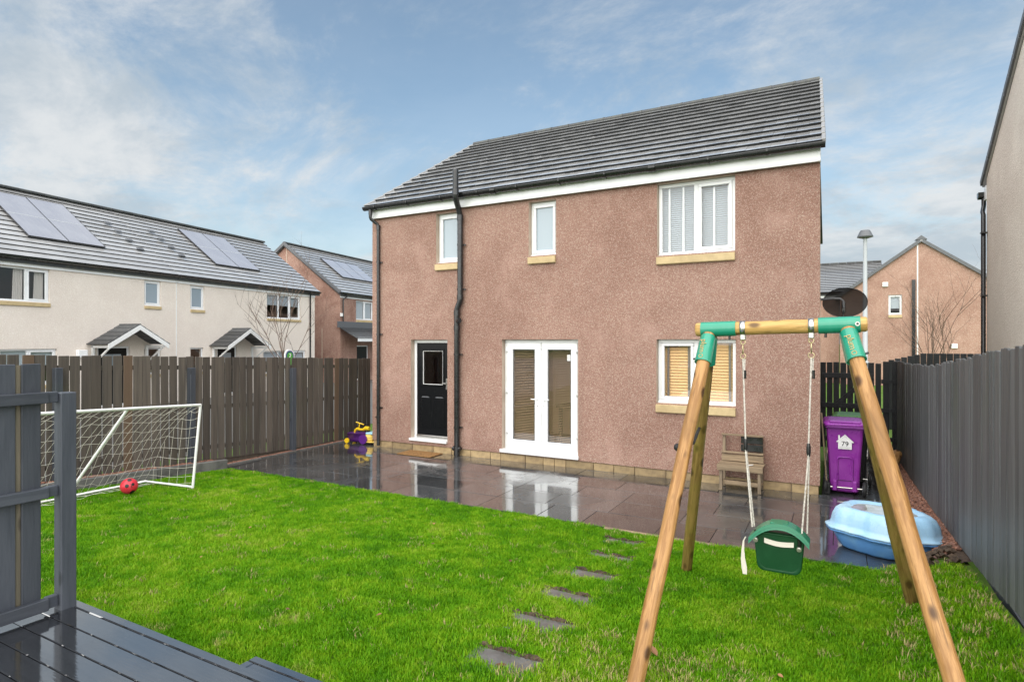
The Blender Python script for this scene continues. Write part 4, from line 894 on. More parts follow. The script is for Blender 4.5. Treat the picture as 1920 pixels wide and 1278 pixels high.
for q in range(16):
    s_ = q * .33; piece('verge_cap', vm_, (NX - .03, yb1 + .22 - s_ * math.cos(pv), ez_ - kn * .2 + .10 + s_ * math.sin(pv)), nrf, (pv, 0, math.pi))
    piece('verge_cap', vm_, (NX - .03, yb0 - .22 + s_ * math.cos(pv), ez_ - kn * .2 + .10 + s_ * math.sin(pv)), nrf, (pv, 0, 0))
MB().box(NX - .01, 10, yb1 + .03, yb1 + .16, 4.70, 4.95, c=.004).build('fascia', MAT['upvc'], nh)
b = MB(); b.prism([(yb1 + .17, 4.86), (yb1 + .18, 4.78), (yb1 + .24, 4.74), (yb1 + .30, 4.78), (yb1 + .31, 4.86)], 'x', NX - .09, 10); b.build('gutter', MAT['black'], nh)
b = MB(); b.tube([(NX - .0, yb1 + .24, 4.76), (NX, yb1 + .24, 4.62), (NX - .05, yb1 + .04, 4.48), (NX - .05, yb1 - .02, 4.42), (NX - .05, yb1 - .02, 0)], .036, 10); ndp = b.build('downpipe', MAT['black'], nh)
for z in (4.1, 3.0, 1.75): clip2 = MB().box(NX - .10, NX - .005, yb1 - .10, yb1 - .02, z - .012, z + .012).build('pipe_clip', MAT['black'], ndp)

# ------------------------------------------------------------------ fences
def board_mesh(w_, h, t, cache={}):
    k = (round(w_, 3), round(h, 2), round(t, 3))
    if k not in cache: cache[k] = None
    return k
# left fence: upright boards on rails, posts on the garden side
lf = thing('board_fence', (-9.65, 6.5, 0), 'weathered brown board fence along the left side of the garden', 'fence')
def lf_top(y): return float(np.interp(y, [0, 4.3, 5.75, 8.4, 10.65, 12], [2.16, 2.005, 1.955, 1.875, 1.80, 1.76]))
def lf_bot(y): return float(np.interp(y, [0, 6.2, 8.4, 12], [.33, .13, .03, -.02]))
y = 2.6; i = 0; bms = [MB().box(-.0095, .0095, -.0645, .0645, 0, 1.0, c=.0035).mesh('board', MAT['fence_left']) for _ in range(3)]
while y < 10.66:
    t_, b0 = lf_top(y) + rng.uniform(-.008, .008), lf_bot(y)
    piece('board', bms[i % 3], (-9.66 + rng.uniform(-.003, .003), y, b0), lf, (rng.gauss(0, .004), rng.gauss(0, .003), rng.gauss(0, .02)), (1, rng.uniform(.97, 1.04), t_ - b0)); y += .146 + rng.uniform(-.003, .003); i += 1
for f in (.13, .52, .90):
    b = MB(); ys = [2.5, 4.3, 6.25, 8.4, 10.7]
    for j in range(4):
        z0, z1 = [lf_bot(q) + (lf_top(q) - lf_bot(q)) * f for q in ys[j:j + 2]]
        b.add([(x, yy, zc + d) for (yy, zc) in ((ys[j], z0), (ys[j + 1], z1)) for x, d in ((-9.71, -.035), (-9.672, -.035), (-9.672, .035), (-9.71, .035))], [(0, 1, 2, 3), (7, 6, 5, 4), (0, 4, 5, 1), (1, 5, 6, 2), (2, 6, 7, 3), (3, 7, 4, 0)])
    b.build('rail', MAT['rail_left'], lf)
b = MB(); ys = [2.5, 4.3, 6.25, 8.4, 10.7]
for j in range(4): b.add([(x, yy, z) for yy in ys[j:j + 2] for x, z in ((-9.70, -.3), (-9.675, -.3), (-9.675, lf_bot(yy) + .02), (-9.70, lf_bot(yy) + .02))], [(0, 1, 2, 3), (7, 6, 5, 4), (0, 4, 5, 1), (1, 5, 6, 2), (2, 6, 7, 3), (3, 7, 4, 0)])
b.build('gravel_board', MAT['fence_back'], lf)
for yy, zt in ((4.25, 1.83), (6.22, 1.755), (8.36, 1.665)):
    MB().box(-9.645, -9.55, yy - .048, yy + .048, -.05, zt, c=.005).build('post', MAT['slate_paint'], lf)
# return of the fence behind the house corner
rf_ = thing('fence_return', (-9.1, 10.85, 0), 'short gapped board fence with its rails showing, between left fence and house corner', 'fence')
for i, x in enumerate((-9.56, -9.40, -9.24, -9.08, -8.92, -8.76, -8.64)): MB().box(x - .058, x + .058, 10.86, 10.88, .04, 1.80 + rng.uniform(-.01, .01), c=.004).build('board', MAT['fence_back'], rf_)
for z in (.45, 1.05, 1.55): MB().box(-9.64, -8.55, 10.80, 10.858, z - .04, z + .04, c=.004).build('rail', MAT['fence_back'], rf_)
# right fence
rr = thing('close_board_fence', (1.02, 8, 0), 'slate grey close board fence running along the right side of the garden', 'fence')
def rtop(y): return float(np.interp(y, [0, 4.7, 5.63, 8.0, 8.6, 10.5, 14.7], [2.30, 2.175, 2.12, 1.955, 1.915, 1.86, 1.80]))
rbm = [MB().box(-.010, .010, -.05, .05, 0, 1.0, c=.003).mesh('board', MAT['fence_right']) for _ in range(3)]
y = 3.6; i = 0
while y < 14.3:
    b0 = fence_ground(y) + .015; t_ = rtop(y) + rng.uniform(-.018, .016)
    piece('board', rbm[i % 3], (1.012 + (.002 if i % 2 else 0) + rng.uniform(-.0015, .0015), y, b0), rr, (rng.gauss(0, .003), rng.gauss(0, .002), rng.gauss(0, .012)), (1, rng.uniform(.95, 1.08), t_ - b0)); y += .0985 + rng.uniform(-.004, .004); i += 1
for z in (.35, 1.05, 1.65):
    b = MB(); b.box(1.040, 1.09, 3.5, 14.3, z - .04, z + .04); b.build('rail', MAT['slate_rail'], rr)
# gate and its side panel between the house and the right fence
gt = thing('garden_gate', (.3, 13.6, 0), 'black ledged and braced side gate behind the bins', 'gate'); GYY = 13.62
for x in (-.255, -.135, -.02, .105, .225, .35, .47, .58): MB().box(x - .052, x + .052, GYY, GYY + .02, .06, 1.78 + rng.uniform(-.008, .008), c=.003).build('board', MAT['gate_paint'], gt)
for z in (1.52, .92, .25): MB().box(-.28, .62, GYY - .035, GYY - .001, z - .05, z + .05, c=.004).build('rail', MAT['gate_paint'], gt)
b = MB(); b.prism([(-.06, .97), (.06, .97), (.60, 1.47), (.48, 1.47)], 'y', GYY - .034, GYY - .002); b.build('brace', MAT['gate_paint'], gt)
MB().box(-.40, -.312, GYY - .06, GYY + .04, -.05, 1.80, c=.004).build('post', MAT['gate_paint'], gt)
MB().box(.655, .745, GYY - .06, GYY + .04, -.05, 1.77, c=.004).build('post', MAT['gate_paint'], gt)
gp = thing('gate_side_panel', (.87, 13.6, 0), 'narrow black slatted panel between side gate and right fence', 'fence')
for x in (.83, .98): MB().box(x - .05, x + .05, GYY, GYY + .02, .05, 1.81, c=.003).build('board', MAT['gate_paint'], gp)
for z in (1.42, .86, .3): MB().box(.75, 1.0, GYY - .035, GYY - .001, z - .04, z + .04).build('rail', MAT['gate_paint'], gp)
# neighbour's dark fence beyond
bf = thing('dark_fence', (2.5, 20, 0), 'dark stepped board fence beyond the right fence', 'fence')
fbm = MB().box(-.07, .07, -.01, .01, 0, 1.0, c=.004).mesh('board', MAT['gate_paint'])
for i in range(20):
    x = 1.35 + i * .15; zt = 1.68 + min(i, 5) * .038
    piece('board', fbm, (x, 20, -.3), bf, (0, 0, 0), (1, 1, zt + .3))
for z in (.5, 1.4): MB().box(1.25, 4.4, 20.02, 20.07, z - .04, z + .04).build('rail', MAT['gate_paint'], bf)

# ------------------------------------------------------------------ street lamp and bare trees
sl = thing('street_lamp', (1.2, 34, -.3), 'tall pale grey street lamp rising behind the satellite dish', 'street lamp')
MB().tube([(1.2, 34, -.3), (1.2, 34, 1.2), (1.2, 34, 1.25), (1.2, 34, 7.35)], [.17, .17, .115, .085], 12).build('post', MAT['galv'], sl)
b = MB(); b.rings([[(1.2 + r_ * math.cos(t), 34 + r_ * math.sin(t), z) for t in np.linspace(0, 2 * math.pi, 14, endpoint=False)] for r_, z in ((.13, 7.26), (.36, 7.33), (.34, 7.38), (.23, 7.62), (.20, 7.66))]); b.build('lamp_head', MAT['lead'], sl)
def bare_tree(name, loc, label, h, spread, seed, thick=.020):
    r = random.Random(seed); t = thing(name, loc, label, 'tree', 'bare young street trees'); L0 = Vector(loc)
    tr = MB(); tr.tube([L0, L0 + Vector((0.02, 0, h * .18)), L0 + Vector((0.0, .02, h * .36))], [.055, .045, .04], 7); tr.build('trunk', MAT['twig'], t)
    b = MB()
    def grow(p, d, L, rad, lev):
        pts = [p]; q = p; dd = d.normalized()
        for s_ in range(4):
            dd = (dd + Vector((r.gauss(0, .11), r.gauss(0, .11), r.gauss(.05, .07)))).normalized(); q = q + dd * L / 4; pts.append(q)
        b.tube(pts, [rad, rad * .82, rad * .66, rad * .5, rad * .34], 5, caps=False)
        if lev < 3:
            for k in range(2 if lev else 4):
                f = r.uniform(.3, .95); j = min(3, int(f * 4)); pp = pts[j].lerp(pts[j + 1], f * 4 - j)
                a = r.uniform(0, 6.28); nd = (dd * .8 + Vector((math.cos(a), math.sin(a), .25)) * .62).normalized(); grow(pp, nd, L * r.uniform(.45, .68), rad * .55, lev + 1)
    n = 7
    for k in range(n):
        a = 2 * math.pi * k / n + r.uniform(-.3, .3); up = r.uniform(.75, 1.9)
        d = Vector((math.cos(a) * spread, math.sin(a) * spread, up)); grow(L0 + Vector((0, 0, h * r.uniform(.2, .36))), d, h * r.uniform(.45, .66), thick, 0)
    b.build('branches', MAT['twig'], t); return t
bare_tree('bare_tree', (-22.0, 18.6, -.35), 'bare young tree in front of the cream house, behind the left fence', 5.3, .75, 5)
bare_tree('bare_tree', (2.62, 22.4, -.35), 'thin bare young tree behind the dark fence on the right', 4.2, .5, 11, .016)

# estate sign showing over the left fence
sg_ = thing('roadside_sign', (-9.98, 8.60, 0), 'green and white round-topped sign sticking up behind the left fence', 'sign')
def arch(r_, zc, z0, n=14): return [(8.60 + r_, z0)] + [(8.60 + r_ * math.cos(t), zc + r_ * math.sin(t)) for t in np.linspace(0, math.pi, n)] + [(8.60 - r_, z0)]
MB().prism(arch(.125, 1.915, .3), 'x', -9.99, -9.97).build('board', MAT['signwhite'], sg_)
MB().prism(arch(.095, 1.915, 1.84), 'x', -9.969, -9.964).build('blue_band', MAT['signblue'], sg_)
MB().prism(arch(.068, 1.910, .35), 'x', -9.963, -9.958).build('green_field', MAT['signgreen'], sg_)
MB().prism([(8.575, 1.86), (8.595, 1.86), (8.625, 1.93), (8.60, 1.955), (8.575, 1.935), (8.605, 1.925)], 'x', -9.957, -9.953).build('numeral', MAT['signwhite'], sg_)
MB().box(-10.03, -9.992, 8.58, 8.62, -.3, 1.8).build('post', MAT['strip_wood'], sg_)

# ================================================================== deck, steps and screen
dk = thing('deck', (-1.9, 0, .5), 'wet dark grey composite deck at the lower left', 'deck')
DZ = .50; edge = 2.06
y = edge; k = 0
MB().box(-4.60, 1.6, edge - .062, edge, DZ - .03, DZ, c=.006).build('edge_trim', MAT['deck'], dk); y = edge - .068
dm = MB().box(-3.1, 3.1, -.0695, .0695, -.025, 0, c=.004).mesh('deck_board', MAT['deck'])
while y > -2.0:
    piece('deck_board', dm, (-1.5, y - .0695, DZ + rng.uniform(-.0012, .0006)), dk, (rng.gauss(0, .0015), 0, 0)); y -= .1435
MB().box(-4.59, 1.59, edge - .05, edge - .02, -.05, DZ - .031).build('fascia_board', MAT['slate_paint'], dk)
MB().box(-4.58, 1.58, -2.2, edge - .06, .1, DZ - .05).build('frame', MAT['rubber'], dk)
st = thing('deck_step', (-1.5, 2.2, .2), 'lower composite step in front of the deck edge', 'step')
SZ = .36; sx0 = -2.99; sy1 = 2.335
MB().box(sx0, 1.6, sy1 - .055, sy1, SZ - .03, SZ, c=.005).build('edge_trim', MAT['deck'], st)
MB().box(sx0, sx0 + .055, edge + .004, sy1 - .058, SZ - .03, SZ, c=.005).build('edge_trim', MAT['deck'], st)
MB().box(sx0 + .059, 1.6, edge + .004, sy1 - .060, SZ - .028, SZ - .001, c=.004).build('deck_board', MAT['deck'], st)
MB().box(sx0 + .02, 1.59, edge + .006, sy1 - .02, .05, SZ - .031).build('riser', MAT['slate_paint'], st)
# screen at the end of the deck
sc = thing('deck_screen', (-4.3, 1.6, .5), 'slate blue timber screen with thick end post on the deck edge', 'fence')
MB().box(-4.395, -4.305, 1.925, 2.015, .38, 1.875, c=.006).build('post', MAT['slate_paint'], sc)
for y0, y1 in ((.55, .655), (.665, .77), (.78, .885), (.895, 1.0), (1.01, 1.115), (1.125, 1.23), (1.24, 1.345), (1.355, 1.46), (1.47, 1.60), (1.608, 1.708), (1.738, 1.838)):
    MB().box(-4.372, -4.352, y0, y1, .535, 2.062, c=.004).build('board', MAT['slate_paint'], sc)
MB().box(-4.378, -4.3725, 1.706, 1.742, .55, 2.055).build('batten', MAT['strip_wood'], sc)
for z0, z1 in ((1.815, 1.885), (1.225, 1.292), (.525, .60)):
    MB().box(-4.350, -4.305, .5, 1.862, z0, z1, c=.004).build('rail', MAT['slate_rail'], sc)
    MB().box(-4.375, -4.335, 1.8605, 1.9245, z0 - .0, z1 - .002, c=.004).build('rail_block', MAT['slate_rail'], sc)

# ================================================================== swing set
def log(name, p0, p1, r0, r1, mat_, parent, n=18, wob=.004, seed=1):
    p0, p1 = Vector(p0), Vector(p1); d = p1 - p0; L = d.length; r_ = random.Random(seed); b = MB(); rings = []
    for i in range(13):
        f = i / 12; rr_ = (r0 + (r1 - r0) * f) * (1 + r_.gauss(0, .012)); ox, oy = r_.gauss(0, wob * .4), r_.gauss(0, wob * .4)
        rings.append([(ox + rr_ * math.cos(t), oy + rr_ * math.sin(t), L * f) for t in np.linspace(0, 2 * math.pi, n, endpoint=False)])
    c = .010
    rings = [[(x * .86, y * .86, -c) for x, y, z in rings[0]]] + rings + [[(x * .86, y * .86, L + c) for x, y, z in rings[-1]]]
    b.rings(rings); o = bpy.data.objects.new(name, b.mesh(name, mat_)); link(o, parent)
    o.location = p0 - wl(parent); o.rotation_mode = 'QUATERNION'; o.rotation_quaternion = d.to_track_quat('Z', 'Y'); return o
sw = thing('swing_frame', (-.4, 4.6, .12), 'round timber swing frame with green plastic corner brackets', 'swing frame')
BL, BR = Vector((-.925, 4.6, 2.288)), Vector((.165, 4.6, 2.315)); bd = (BR - BL).normalized()
log('crossbar', BL, BR, .050, .050, MAT['log_bar'], sw, seed=2)
TL, TR = Vector((-.838, 4.6, 2.275)), Vector((.062, 4.6, 2.305))
FEET = {'FL': Vector((-1.03, 3.27, .12)), 'FR': Vector((.60, 3.30, .14)), 'RL': Vector((-1.245, 5.66, .0)), 'RR': Vector((.53, 5.60, .08))}
for k, ft in FEET.items():
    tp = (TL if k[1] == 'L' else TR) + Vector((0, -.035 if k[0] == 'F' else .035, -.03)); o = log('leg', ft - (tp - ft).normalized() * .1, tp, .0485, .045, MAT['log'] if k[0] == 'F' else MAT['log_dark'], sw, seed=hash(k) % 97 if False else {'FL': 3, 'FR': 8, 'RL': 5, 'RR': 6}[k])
    o['label'] = {'FL': 'front left leg of pale pine', 'FR': 'front right leg of pale pine', 'RL': 'rear left leg, damp and dark', 'RR': 'rear right leg, damp and dark'}[k]
def text_mesh(txt, size, mat_, depth=.002):
    c = bpy.data.curves.new('lettering', 'FONT'); c.body = txt; c.size = size; c.extrude = depth; c.align_x = 'CENTER'; c.align_y = 'CENTER'
    o = bpy.data.objects.new('lettering', c); col.objects.link(o); bpy.context.view_layer.update()
    me = bpy.data.meshes.new_from_object(o.evaluated_get(bpy.context.evaluated_depsgraph_get())); bpy.data.objects.remove(o); me.materials.clear(); me.materials.append(mat_); return me
lett = text_mesh('plum', .058, MAT['letter'])
for sgn, T, a, c_ in ((-1, TL, -.895, -.650), (1, TR, -.115, .135)):
    pa, pb = BL + bd * ((a - BL.x) / bd.x), BL + bd * ((c_ - BL.x) / bd.x)
    b = MB(); b.tube([pa, pb], .0555, 24)
    br = b.build('bracket', MAT['green'], sw)
    for kk_ in ('F', 'R'):
        ft = FEET[kk_ + ('L' if sgn < 0 else 'R')]; tp = T + Vector((0, -.035 if kk_ == 'F' else .035, -.03)); d = (ft - tp).normalized()
        b = MB(); b.tube([tp - d * .015, tp + d * .02, tp + d * .235], [.030, .0545, .0585], 22); b.build('bracket_sleeve', MAT['green'], br)
        if kk_ == 'F':
            out = Vector((-.20 if sgn < 0 else -.05, -1, 0)); out = (out - d * out.dot(d)).normalized(); side = d.cross(out) if False else out.cross(d)
            up_ = out; xax = d; yax = up_.cross(xax)
            mtx = Matrix((xax, yax, up_)).transposed().to_4x4() if False else Matrix(((xax.x, yax.x, up_.x, 0), (xax.y, yax.y, up_.y, 0), (xax.z, yax.z, up_.z, 0), (0, 0, 0, 1)))
            tm_ = bpy.data.objects.new('lettering', lett); link(tm_, br); ctr = tp + d * .125 + up_ * .0575 - wl(br)
            tm_.matrix_local = Matrix.Translation(ctr) @ mtx
            b = MB(); pr_ = tp + d * .207 + up_ * .0575
            b.tube([pr_ + (xax * math.cos(t) + yax * math.sin(t)) * .014 for t in np.linspace(0, 2 * math.pi, 17)], .0028, 6); b.build('ring_mark', MAT['letter'], br)
            b = MB(); q = tp + d * .20 + yax * (.05 if sgn > 0 else -.05) * (1 if yax.x > 0 else -1); b.tube([q, q + (q - (tp + d * .20)) * .55], .007, 8); b.build('bolt', MAT['black'], br)
    b = MB(); q = pb if sgn < 0 else pa; q = q + bd * (-.045 if sgn < 0 else .045); b.tube([q + Vector((0, 0, -.05)), q + Vector((0, 0, -.082))], .008, 8); b.build('bolt', MAT['black'], br)
b = MB(); q = TR + Vector((.055, -.056, .012)); b.tube([q + Vector((0, .004, 0)), q + Vector((0, -.004, 0))], .014, 14); bz = b.build('bolt_washer', MAT['steel'], sw)
b = MB(); b.tube([q + Vector((0, -.003, 0)), q + Vector((0, -.006, 0))], .008, 12); b.build('bolt_hole', MAT['black'], sw)
b = MB()
for f, s_ in ((.46, -1),): 
    ctr = FEET['FL'].lerp(TL, .63); b.rings([[(ctr.x - .052 + dx, ctr.y + r_ * math.cos(t), ctr.z + r_ * .9 * math.sin(t)) for t in np.linspace(0, 2 * math.pi, 12, endpoint=False)] for r_, dx in ((.028, .02), (.03, -.005), (.018, -.018))])
b.build('end_cap', MAT['rubber'], sw)
b = MB(); b.tube([FEET['FL'].lerp(TL, .645) + Vector((.045, .02, .0)), FEET['RL'].lerp(TL, .66) + Vector((.0, -.04, 0))], .012, 8); b.build('tie_rod', MAT['rubber'], sw)
# clamps
CL, CR = Vector((-.602, 4.6, 2.296)), Vector((-.158, 4.6, 2.307))
for C_ in (CL, CR):
    b = MB(); b.tube([C_ - bd * .018, C_ + bd * .018], .0535, 22); b.box(C_.x - .018, C_.x + .018, 4.575, 4.625, C_.z - .085, C_.z - .045, c=.004); cp = b.build('hanger_clamp', MAT['steel'], sw)
    b = MB(); b.tube([C_ + Vector((0, -.05, -.018)), C_ + Vector((0, -.062, -.02))], .008, 8); b.build('clamp_bolt', MAT['lead'], cp)
# the swing itself
seat = thing('toddler_swing', (-.36, 4.6, .58), 'dark green plastic toddler swing seat hanging on white ropes', 'swing')
def ring(b, c, r_, t, ax='y', n=14, sz=1.0):
    pts = []
    for a in np.linspace(0, 2 * math.pi, n + 1): pts.append((c[0] + (r_ * math.cos(a) if ax == 'y' else 0), c[1] + (r_ * math.cos(a) if ax == 'x' else 0), c[2] + r_ * sz * math.sin(a)))
    b.tube(pts, t, 6, caps=False)
def rope(b, p0, p1, r_, turns=None, sag=0):
    p0, p1 = Vector(p0), Vector(p1); L = (p1 - p0).length; n = max(8, int(L / .007)); d = (p1 - p0).normalized(); a = d.orthogonal().normalized(); c = d.cross(a)
    for ph_ in (0, 2.09, 4.19):
        pts = []
        for i in range(n + 1):
            f = i / n; t = f * L / .030 * 2 * math.pi + ph_; pts.append(p0 + d * (L * f) + (a * math.cos(t) + c * math.sin(t)) * r_ * .52)
        b.tube(pts, r_ * .55, 5, caps=False)
zr = 1.45
for C_, sgn, sp in ((CL, -1, (-.585, zr)), (CR, 1, (-.175, zr))):
    b = MB(); x, z = C_.x, C_.z - .085
    ring(b, (x, 4.6, z - .016), .016, .004); ring(b, (x, 4.6, z - .066), .013, .004, 'x', sz=2.6); ring(b, (x, 4.6, z - .118), .019, .0035)
    b.build('hook_link', MAT['brass'], seat)
    b = MB(); rope(b, (x, 4.6, z - .135), (sp[0], 4.6, sp[1] + .03), .0065)
    rope(b, (x + .012, 4.605, z - .14), (x + .006, 4.605, z - .26), .006)
    ex = -.535 if sgn < 0 else -.215
    rope(b, (sp[0], 4.595, sp[1] - .03), (ex, 4.56, .875), .0065)
    rope(b, (sp[0] + .004, 4.605, sp[1] - .03), (ex + (.03 if sgn > 0 else .006), 4.63, .86), .006)
    b.build('rope', MAT['rope'], seat)
    b = MB(); b.tube([(sp[0], 4.6, sp[1] - .045), (sp[0], 4.6, sp[1] - .02), (sp[0], 4.6, sp[1] + .02), (sp[0], 4.6, sp[1] + .045)], [.010, .014, .014, .010], 10); b.tube([(x + .014, 4.6, z - .22), (x + .014, 4.6, z - .28)], .009, 8); b.build('rope_adjuster', MAT['black'], seat)
# bucket: rounded back panel, sides and seat pan
b = MB(); rings = []
def rrect(cx, cz, hx, hz, r_, y, n=5, taper=0.0, arch_=0.0):
    pts = []
    for qx, qz, a0 in ((1, -1, -math.pi / 2), (1, 1, 0), (-1, 1, math.pi / 2), (-1, -1, math.pi)):
        for i in range(n + 1):
            t = a0 + math.pi / 2 * i / n; x = qx * (hx - r_) + r_ * math.cos(t); z = qz * (hz - r_) + r_ * math.sin(t)
            x *= 1 + taper * z / hz
            pts.append((cx + x, y, cz + z + arch_ * (1 - (x / hx) ** 2) * (1 if z > 0 else 0)))
    return pts
for y_, hx, hz, r_ in ((4.568, .145, .125, .05), (4.56, .163, .138, .045), (4.563, .168, .142, .045), (4.60, .172, .145, .045), (4.70, .170, .140, .05), (4.78, .160, .125, .055), (4.80, .14, .10, .05)): rings.append(rrect(-.362, .712, hx * .9, hz * .95, r_, y_, 5, .085))
b.rings(rings); b.build('bucket', MAT['darkgreen'], seat)
b = MB(); n = 14
for i in range(n):
    f0, f1 = i / n, (i + 1) / n
    def rim(f): x = -.557 + .39 * f; return x, .905 - .115 * abs(2 * f - 1) ** 2.2 + .02 * f
    (x0, z0), (x1, z1) = rim(f0), rim(f1)
    b.add([(x0, 4.525, z0 - .012), (x1, 4.525, z1 - .012), (x1, 4.66, z1 - .012), (x0, 4.66, z0 - .012), (x0, 4.53, z0 + .012), (x1, 4.53, z1 + .012), (x1, 4.655, z1 + .012), (x0, 4.655, z0 + .012)], [(3, 2, 1, 0), (4, 5, 6, 7), (0, 1, 5, 4), (2, 3, 7, 6)] + ([(0, 4, 7, 3)] if i == 0 else []) + ([(1, 2, 6, 5)] if i == n - 1 else []), 0)
    b.add([(x0, 4.522, z0 - .028), (x1, 4.522, z1 - .028), (x1, 4.536, z1 + .010), (x0, 4.536, z0 + .010)], [(0, 1, 2, 3)], 0)
rimo = b.build('rim', MAT['rimgreen'], seat)
MB().box(-.42, -.30, 4.56, 4.65, .910, .926, c=.005).build('rim_plate', MAT['rimgreen'], seat)
b = MB(); n = 8
for i in range(n):
    f0, f1 = i / n, (i + 1) / n; x0, x1 = -.455 + .19 * f0, -.455 + .19 * f1; z0, z1 = .795 - .012 * math.sin(f0 * 3.14) - .005 * f0, .795 - .012 * math.sin(f1 * 3.14) - .005 * f1
    b.add([(x0, 4.552, z0 - .018), (x1, 4.552, z1 - .018), (x1, 4.552, z1 + .016), (x0, 4.552, z0 + .016), (x0, 4.557, z0 - .018), (x1, 4.557, z1 - .018), (x1, 4.557, z1 + .016), (x0, 4.557, z0 + .016)], [(0, 1, 2, 3), (7, 6, 5, 4), (0, 4, 5, 1), (3, 2, 6, 7)])
b.build('strap', MAT['strap'], seat)
b = MB(); pts = [(-.578, .80), (-.592, .77), (-.597, .70), (-.596, .64), (-.588, .58), (-.583, .53)]; ws = [.004, .005, .009, .014, .018, .014]
for i in range(5):
    (x0, z0), (x1, z1) = pts[i], pts[i + 1]; a, c_ = ws[i], ws[i + 1]
    b.add([(x0 - a, 4.55, z0), (x0 + a, 4.552, z0), (x1 + c_, 4.552, z1), (x1 - c_, 4.55, z1), (x0 - a, 4.553, z0), (x0 + a, 4.555, z0), (x1 + c_, 4.555, z1), (x1 - c_, 4.553, z1)], [(0, 1, 2, 3), (7, 6, 5, 4), (0, 3, 7, 4), (1, 5, 6, 2)])
b.build('loose_strap', MAT['strap'], seat)
for x, z in ((-.512, .79), (-.232, .765)):
    b = MB(); b.tube([(x, 4.565, z), (x, 4.535, z)], .011, 10); b.tube([(x, 4.565, z), (x, 4.545, z)], .017, 12); bb = b.build('bolt', MAT['steel'], seat)
    b = MB(); b.tube([(x + .002, 4.553, z + .02), (x + .002, 4.553, z + .07)], .012, 8); b.build('rope_stop', MAT['black'], seat)

# ================================================================== goal and ball
gl_ = thing('football_goal', (-8.15, 5.3, .09), 'white tubular football goal with a slack net by the left fence', 'goal')
A = Vector((-8.15, 5.30, 0)); Bv = Vector((-7.55, 2.98, 0)); al = (Bv - A).normalized(); bk_ = Vector((-al.y, al.x, 0)); bk_ = -bk_ if bk_.x > 0 else bk_
GL = (Bv - A).length; GH = 1.20
def gp_(s, back, up): p = A + al * s + bk_ * back; return Vector((p.x + .10 * up / GH, p.y + .055 * up / GH, lawn_z(p.x, p.y) + .01 + up))
b = MB(); b.tube([gp_(0, 0, 0), gp_(0, 0, GH)], .019, 10); b.build('post', MAT['white_paint'], gl_)
b = MB(); b.tube([gp_(GL, 0, 0), gp_(GL, 0, GH)], .019, 10); b.build('post', MAT['white_paint'], gl_)
b = MB(); b.tube([gp_(0, 0, GH), gp_(GL * .5, 0, GH - .012), gp_(GL, 0, GH)], .019, 10); b.build('crossbar', MAT['white_paint'], gl_)
b = MB(); b.tube([gp_(0, 0, .02), gp_(0, .84, .035), gp_(GL, .84, .035), gp_(GL, 0, .02)], .016, 10); b.build('ground_frame', MAT['white_paint'], gl_)
b = MB(); b.tube([gp_(GL * .5, 0, GH - .01), gp_(GL * .5, .84, .035)], .018, 10); b.build('brace', MAT['white_paint'], gl_)
b = MB(); nr_ = random.Random(4)
prof = [(0, 1.19), (.16, 1.10), (.30, .99), (.42, .86), (.52, .72), (.60, .57), (.67, .42), (.73, .28), (.80, .15), (.86, .05), (.74, .02), (.62, .03)]
ns = 22
grid = [[None] * len(prof) for _ in range(ns + 1)]
for i in range(ns + 1):
    s_ = GL * i / ns; sag = .05 * math.sin(math.pi * ((i / ns * 2) % 1))
    for j, (bb_, uu) in enumerate(prof):
        w_ = j / len(prof); grid[i][j] = gp_(s_ + nr_.gauss(0, .008), bb_ + sag * w_ * 1.2 + nr_.gauss(0, .012) * w_, max(.015, uu - sag * .8 * math.sin(math.pi * w_) + nr_.gauss(0, .010)))
for i in range(ns + 1): b.tube(grid[i], .0021, 4, caps=False)
for j in range(1, len(prof)): b.tube([grid[i][j] for i in range(ns + 1)], .0021, 4, caps=False)
for s_end, gi in ((0, 0), (GL, ns)):
    for j in range(1, 10):
        bb_, uu = prof[j]; m_ = 4; b.tube([gp_(s_end, 0, uu + .03)] + [gp_(s_end, bb_ * q / m_, uu + .03 * (1 - q / m_) - .03 * math.sin(math.pi * q / m_)) for q in range(1, m_)] + [grid[gi][j]], .0021, 4, caps=False)
    for bb_ in (.14, .28, .42, .56, .70):
        zt = float(np.interp(bb_, [p[0] for p in prof[:10]], [p[1] for p in prof[:10]])); b.tube([gp_(s_end, bb_, zt), gp_(s_end + .01, bb_, zt * .5), gp_(s_end, bb_, .02)], .0021, 4, caps=False)
b.build('net', MAT['net'], gl_)
bx_, by_ = -8.40, 4.56; br_ = .107; bz_ = lawn_z(bx_, by_) + .015 + br_
ball = thing('ball', (bx_, by_, bz_ - br_), 'red football with black spots lying in front of the goal net', 'ball')
b = MB(); N = 28; rings = []
for i in range(1, 16):
    t = math.pi * i / 16; rings.append([(bx_ + br_ * math.sin(t) * math.cos(a), by_ + br_ * math.sin(t) * math.sin(a), bz_ - br_ * math.cos(t) * .97) for a in np.linspace(0, 2 * math.pi, N, endpoint=False)])
b.rings(rings); b.build('ball_skin', MAT['red'], ball)
def spot(d, ang_):
    d = Vector(d).normalized(); a = d.orthogonal().normalized(); c = d.cross(a); b = MB(); R_ = br_ * 1.004; rr_ = []
    for q in (ang_, ang_ * .66, ang_ * .33, ang_ * .05): rr_.append([Vector((bx_, by_, bz_)) + ((d * math.cos(q) + (a * math.cos(t) + c * math.sin(t)) * math.sin(q)) * R_) * 1.0 for t in np.linspace(0, 2 * math.pi, 12, endpoint=False)])
    b.rings(rr_, close0=False); b.build('spot', MAT['ballblack'], ball)
tc = Vector((-bx_, -by_, 2.2 - bz_)).normalized(); rgt = Vector((.88, .48, 0)); up_ = Vector((0, 0, 1))
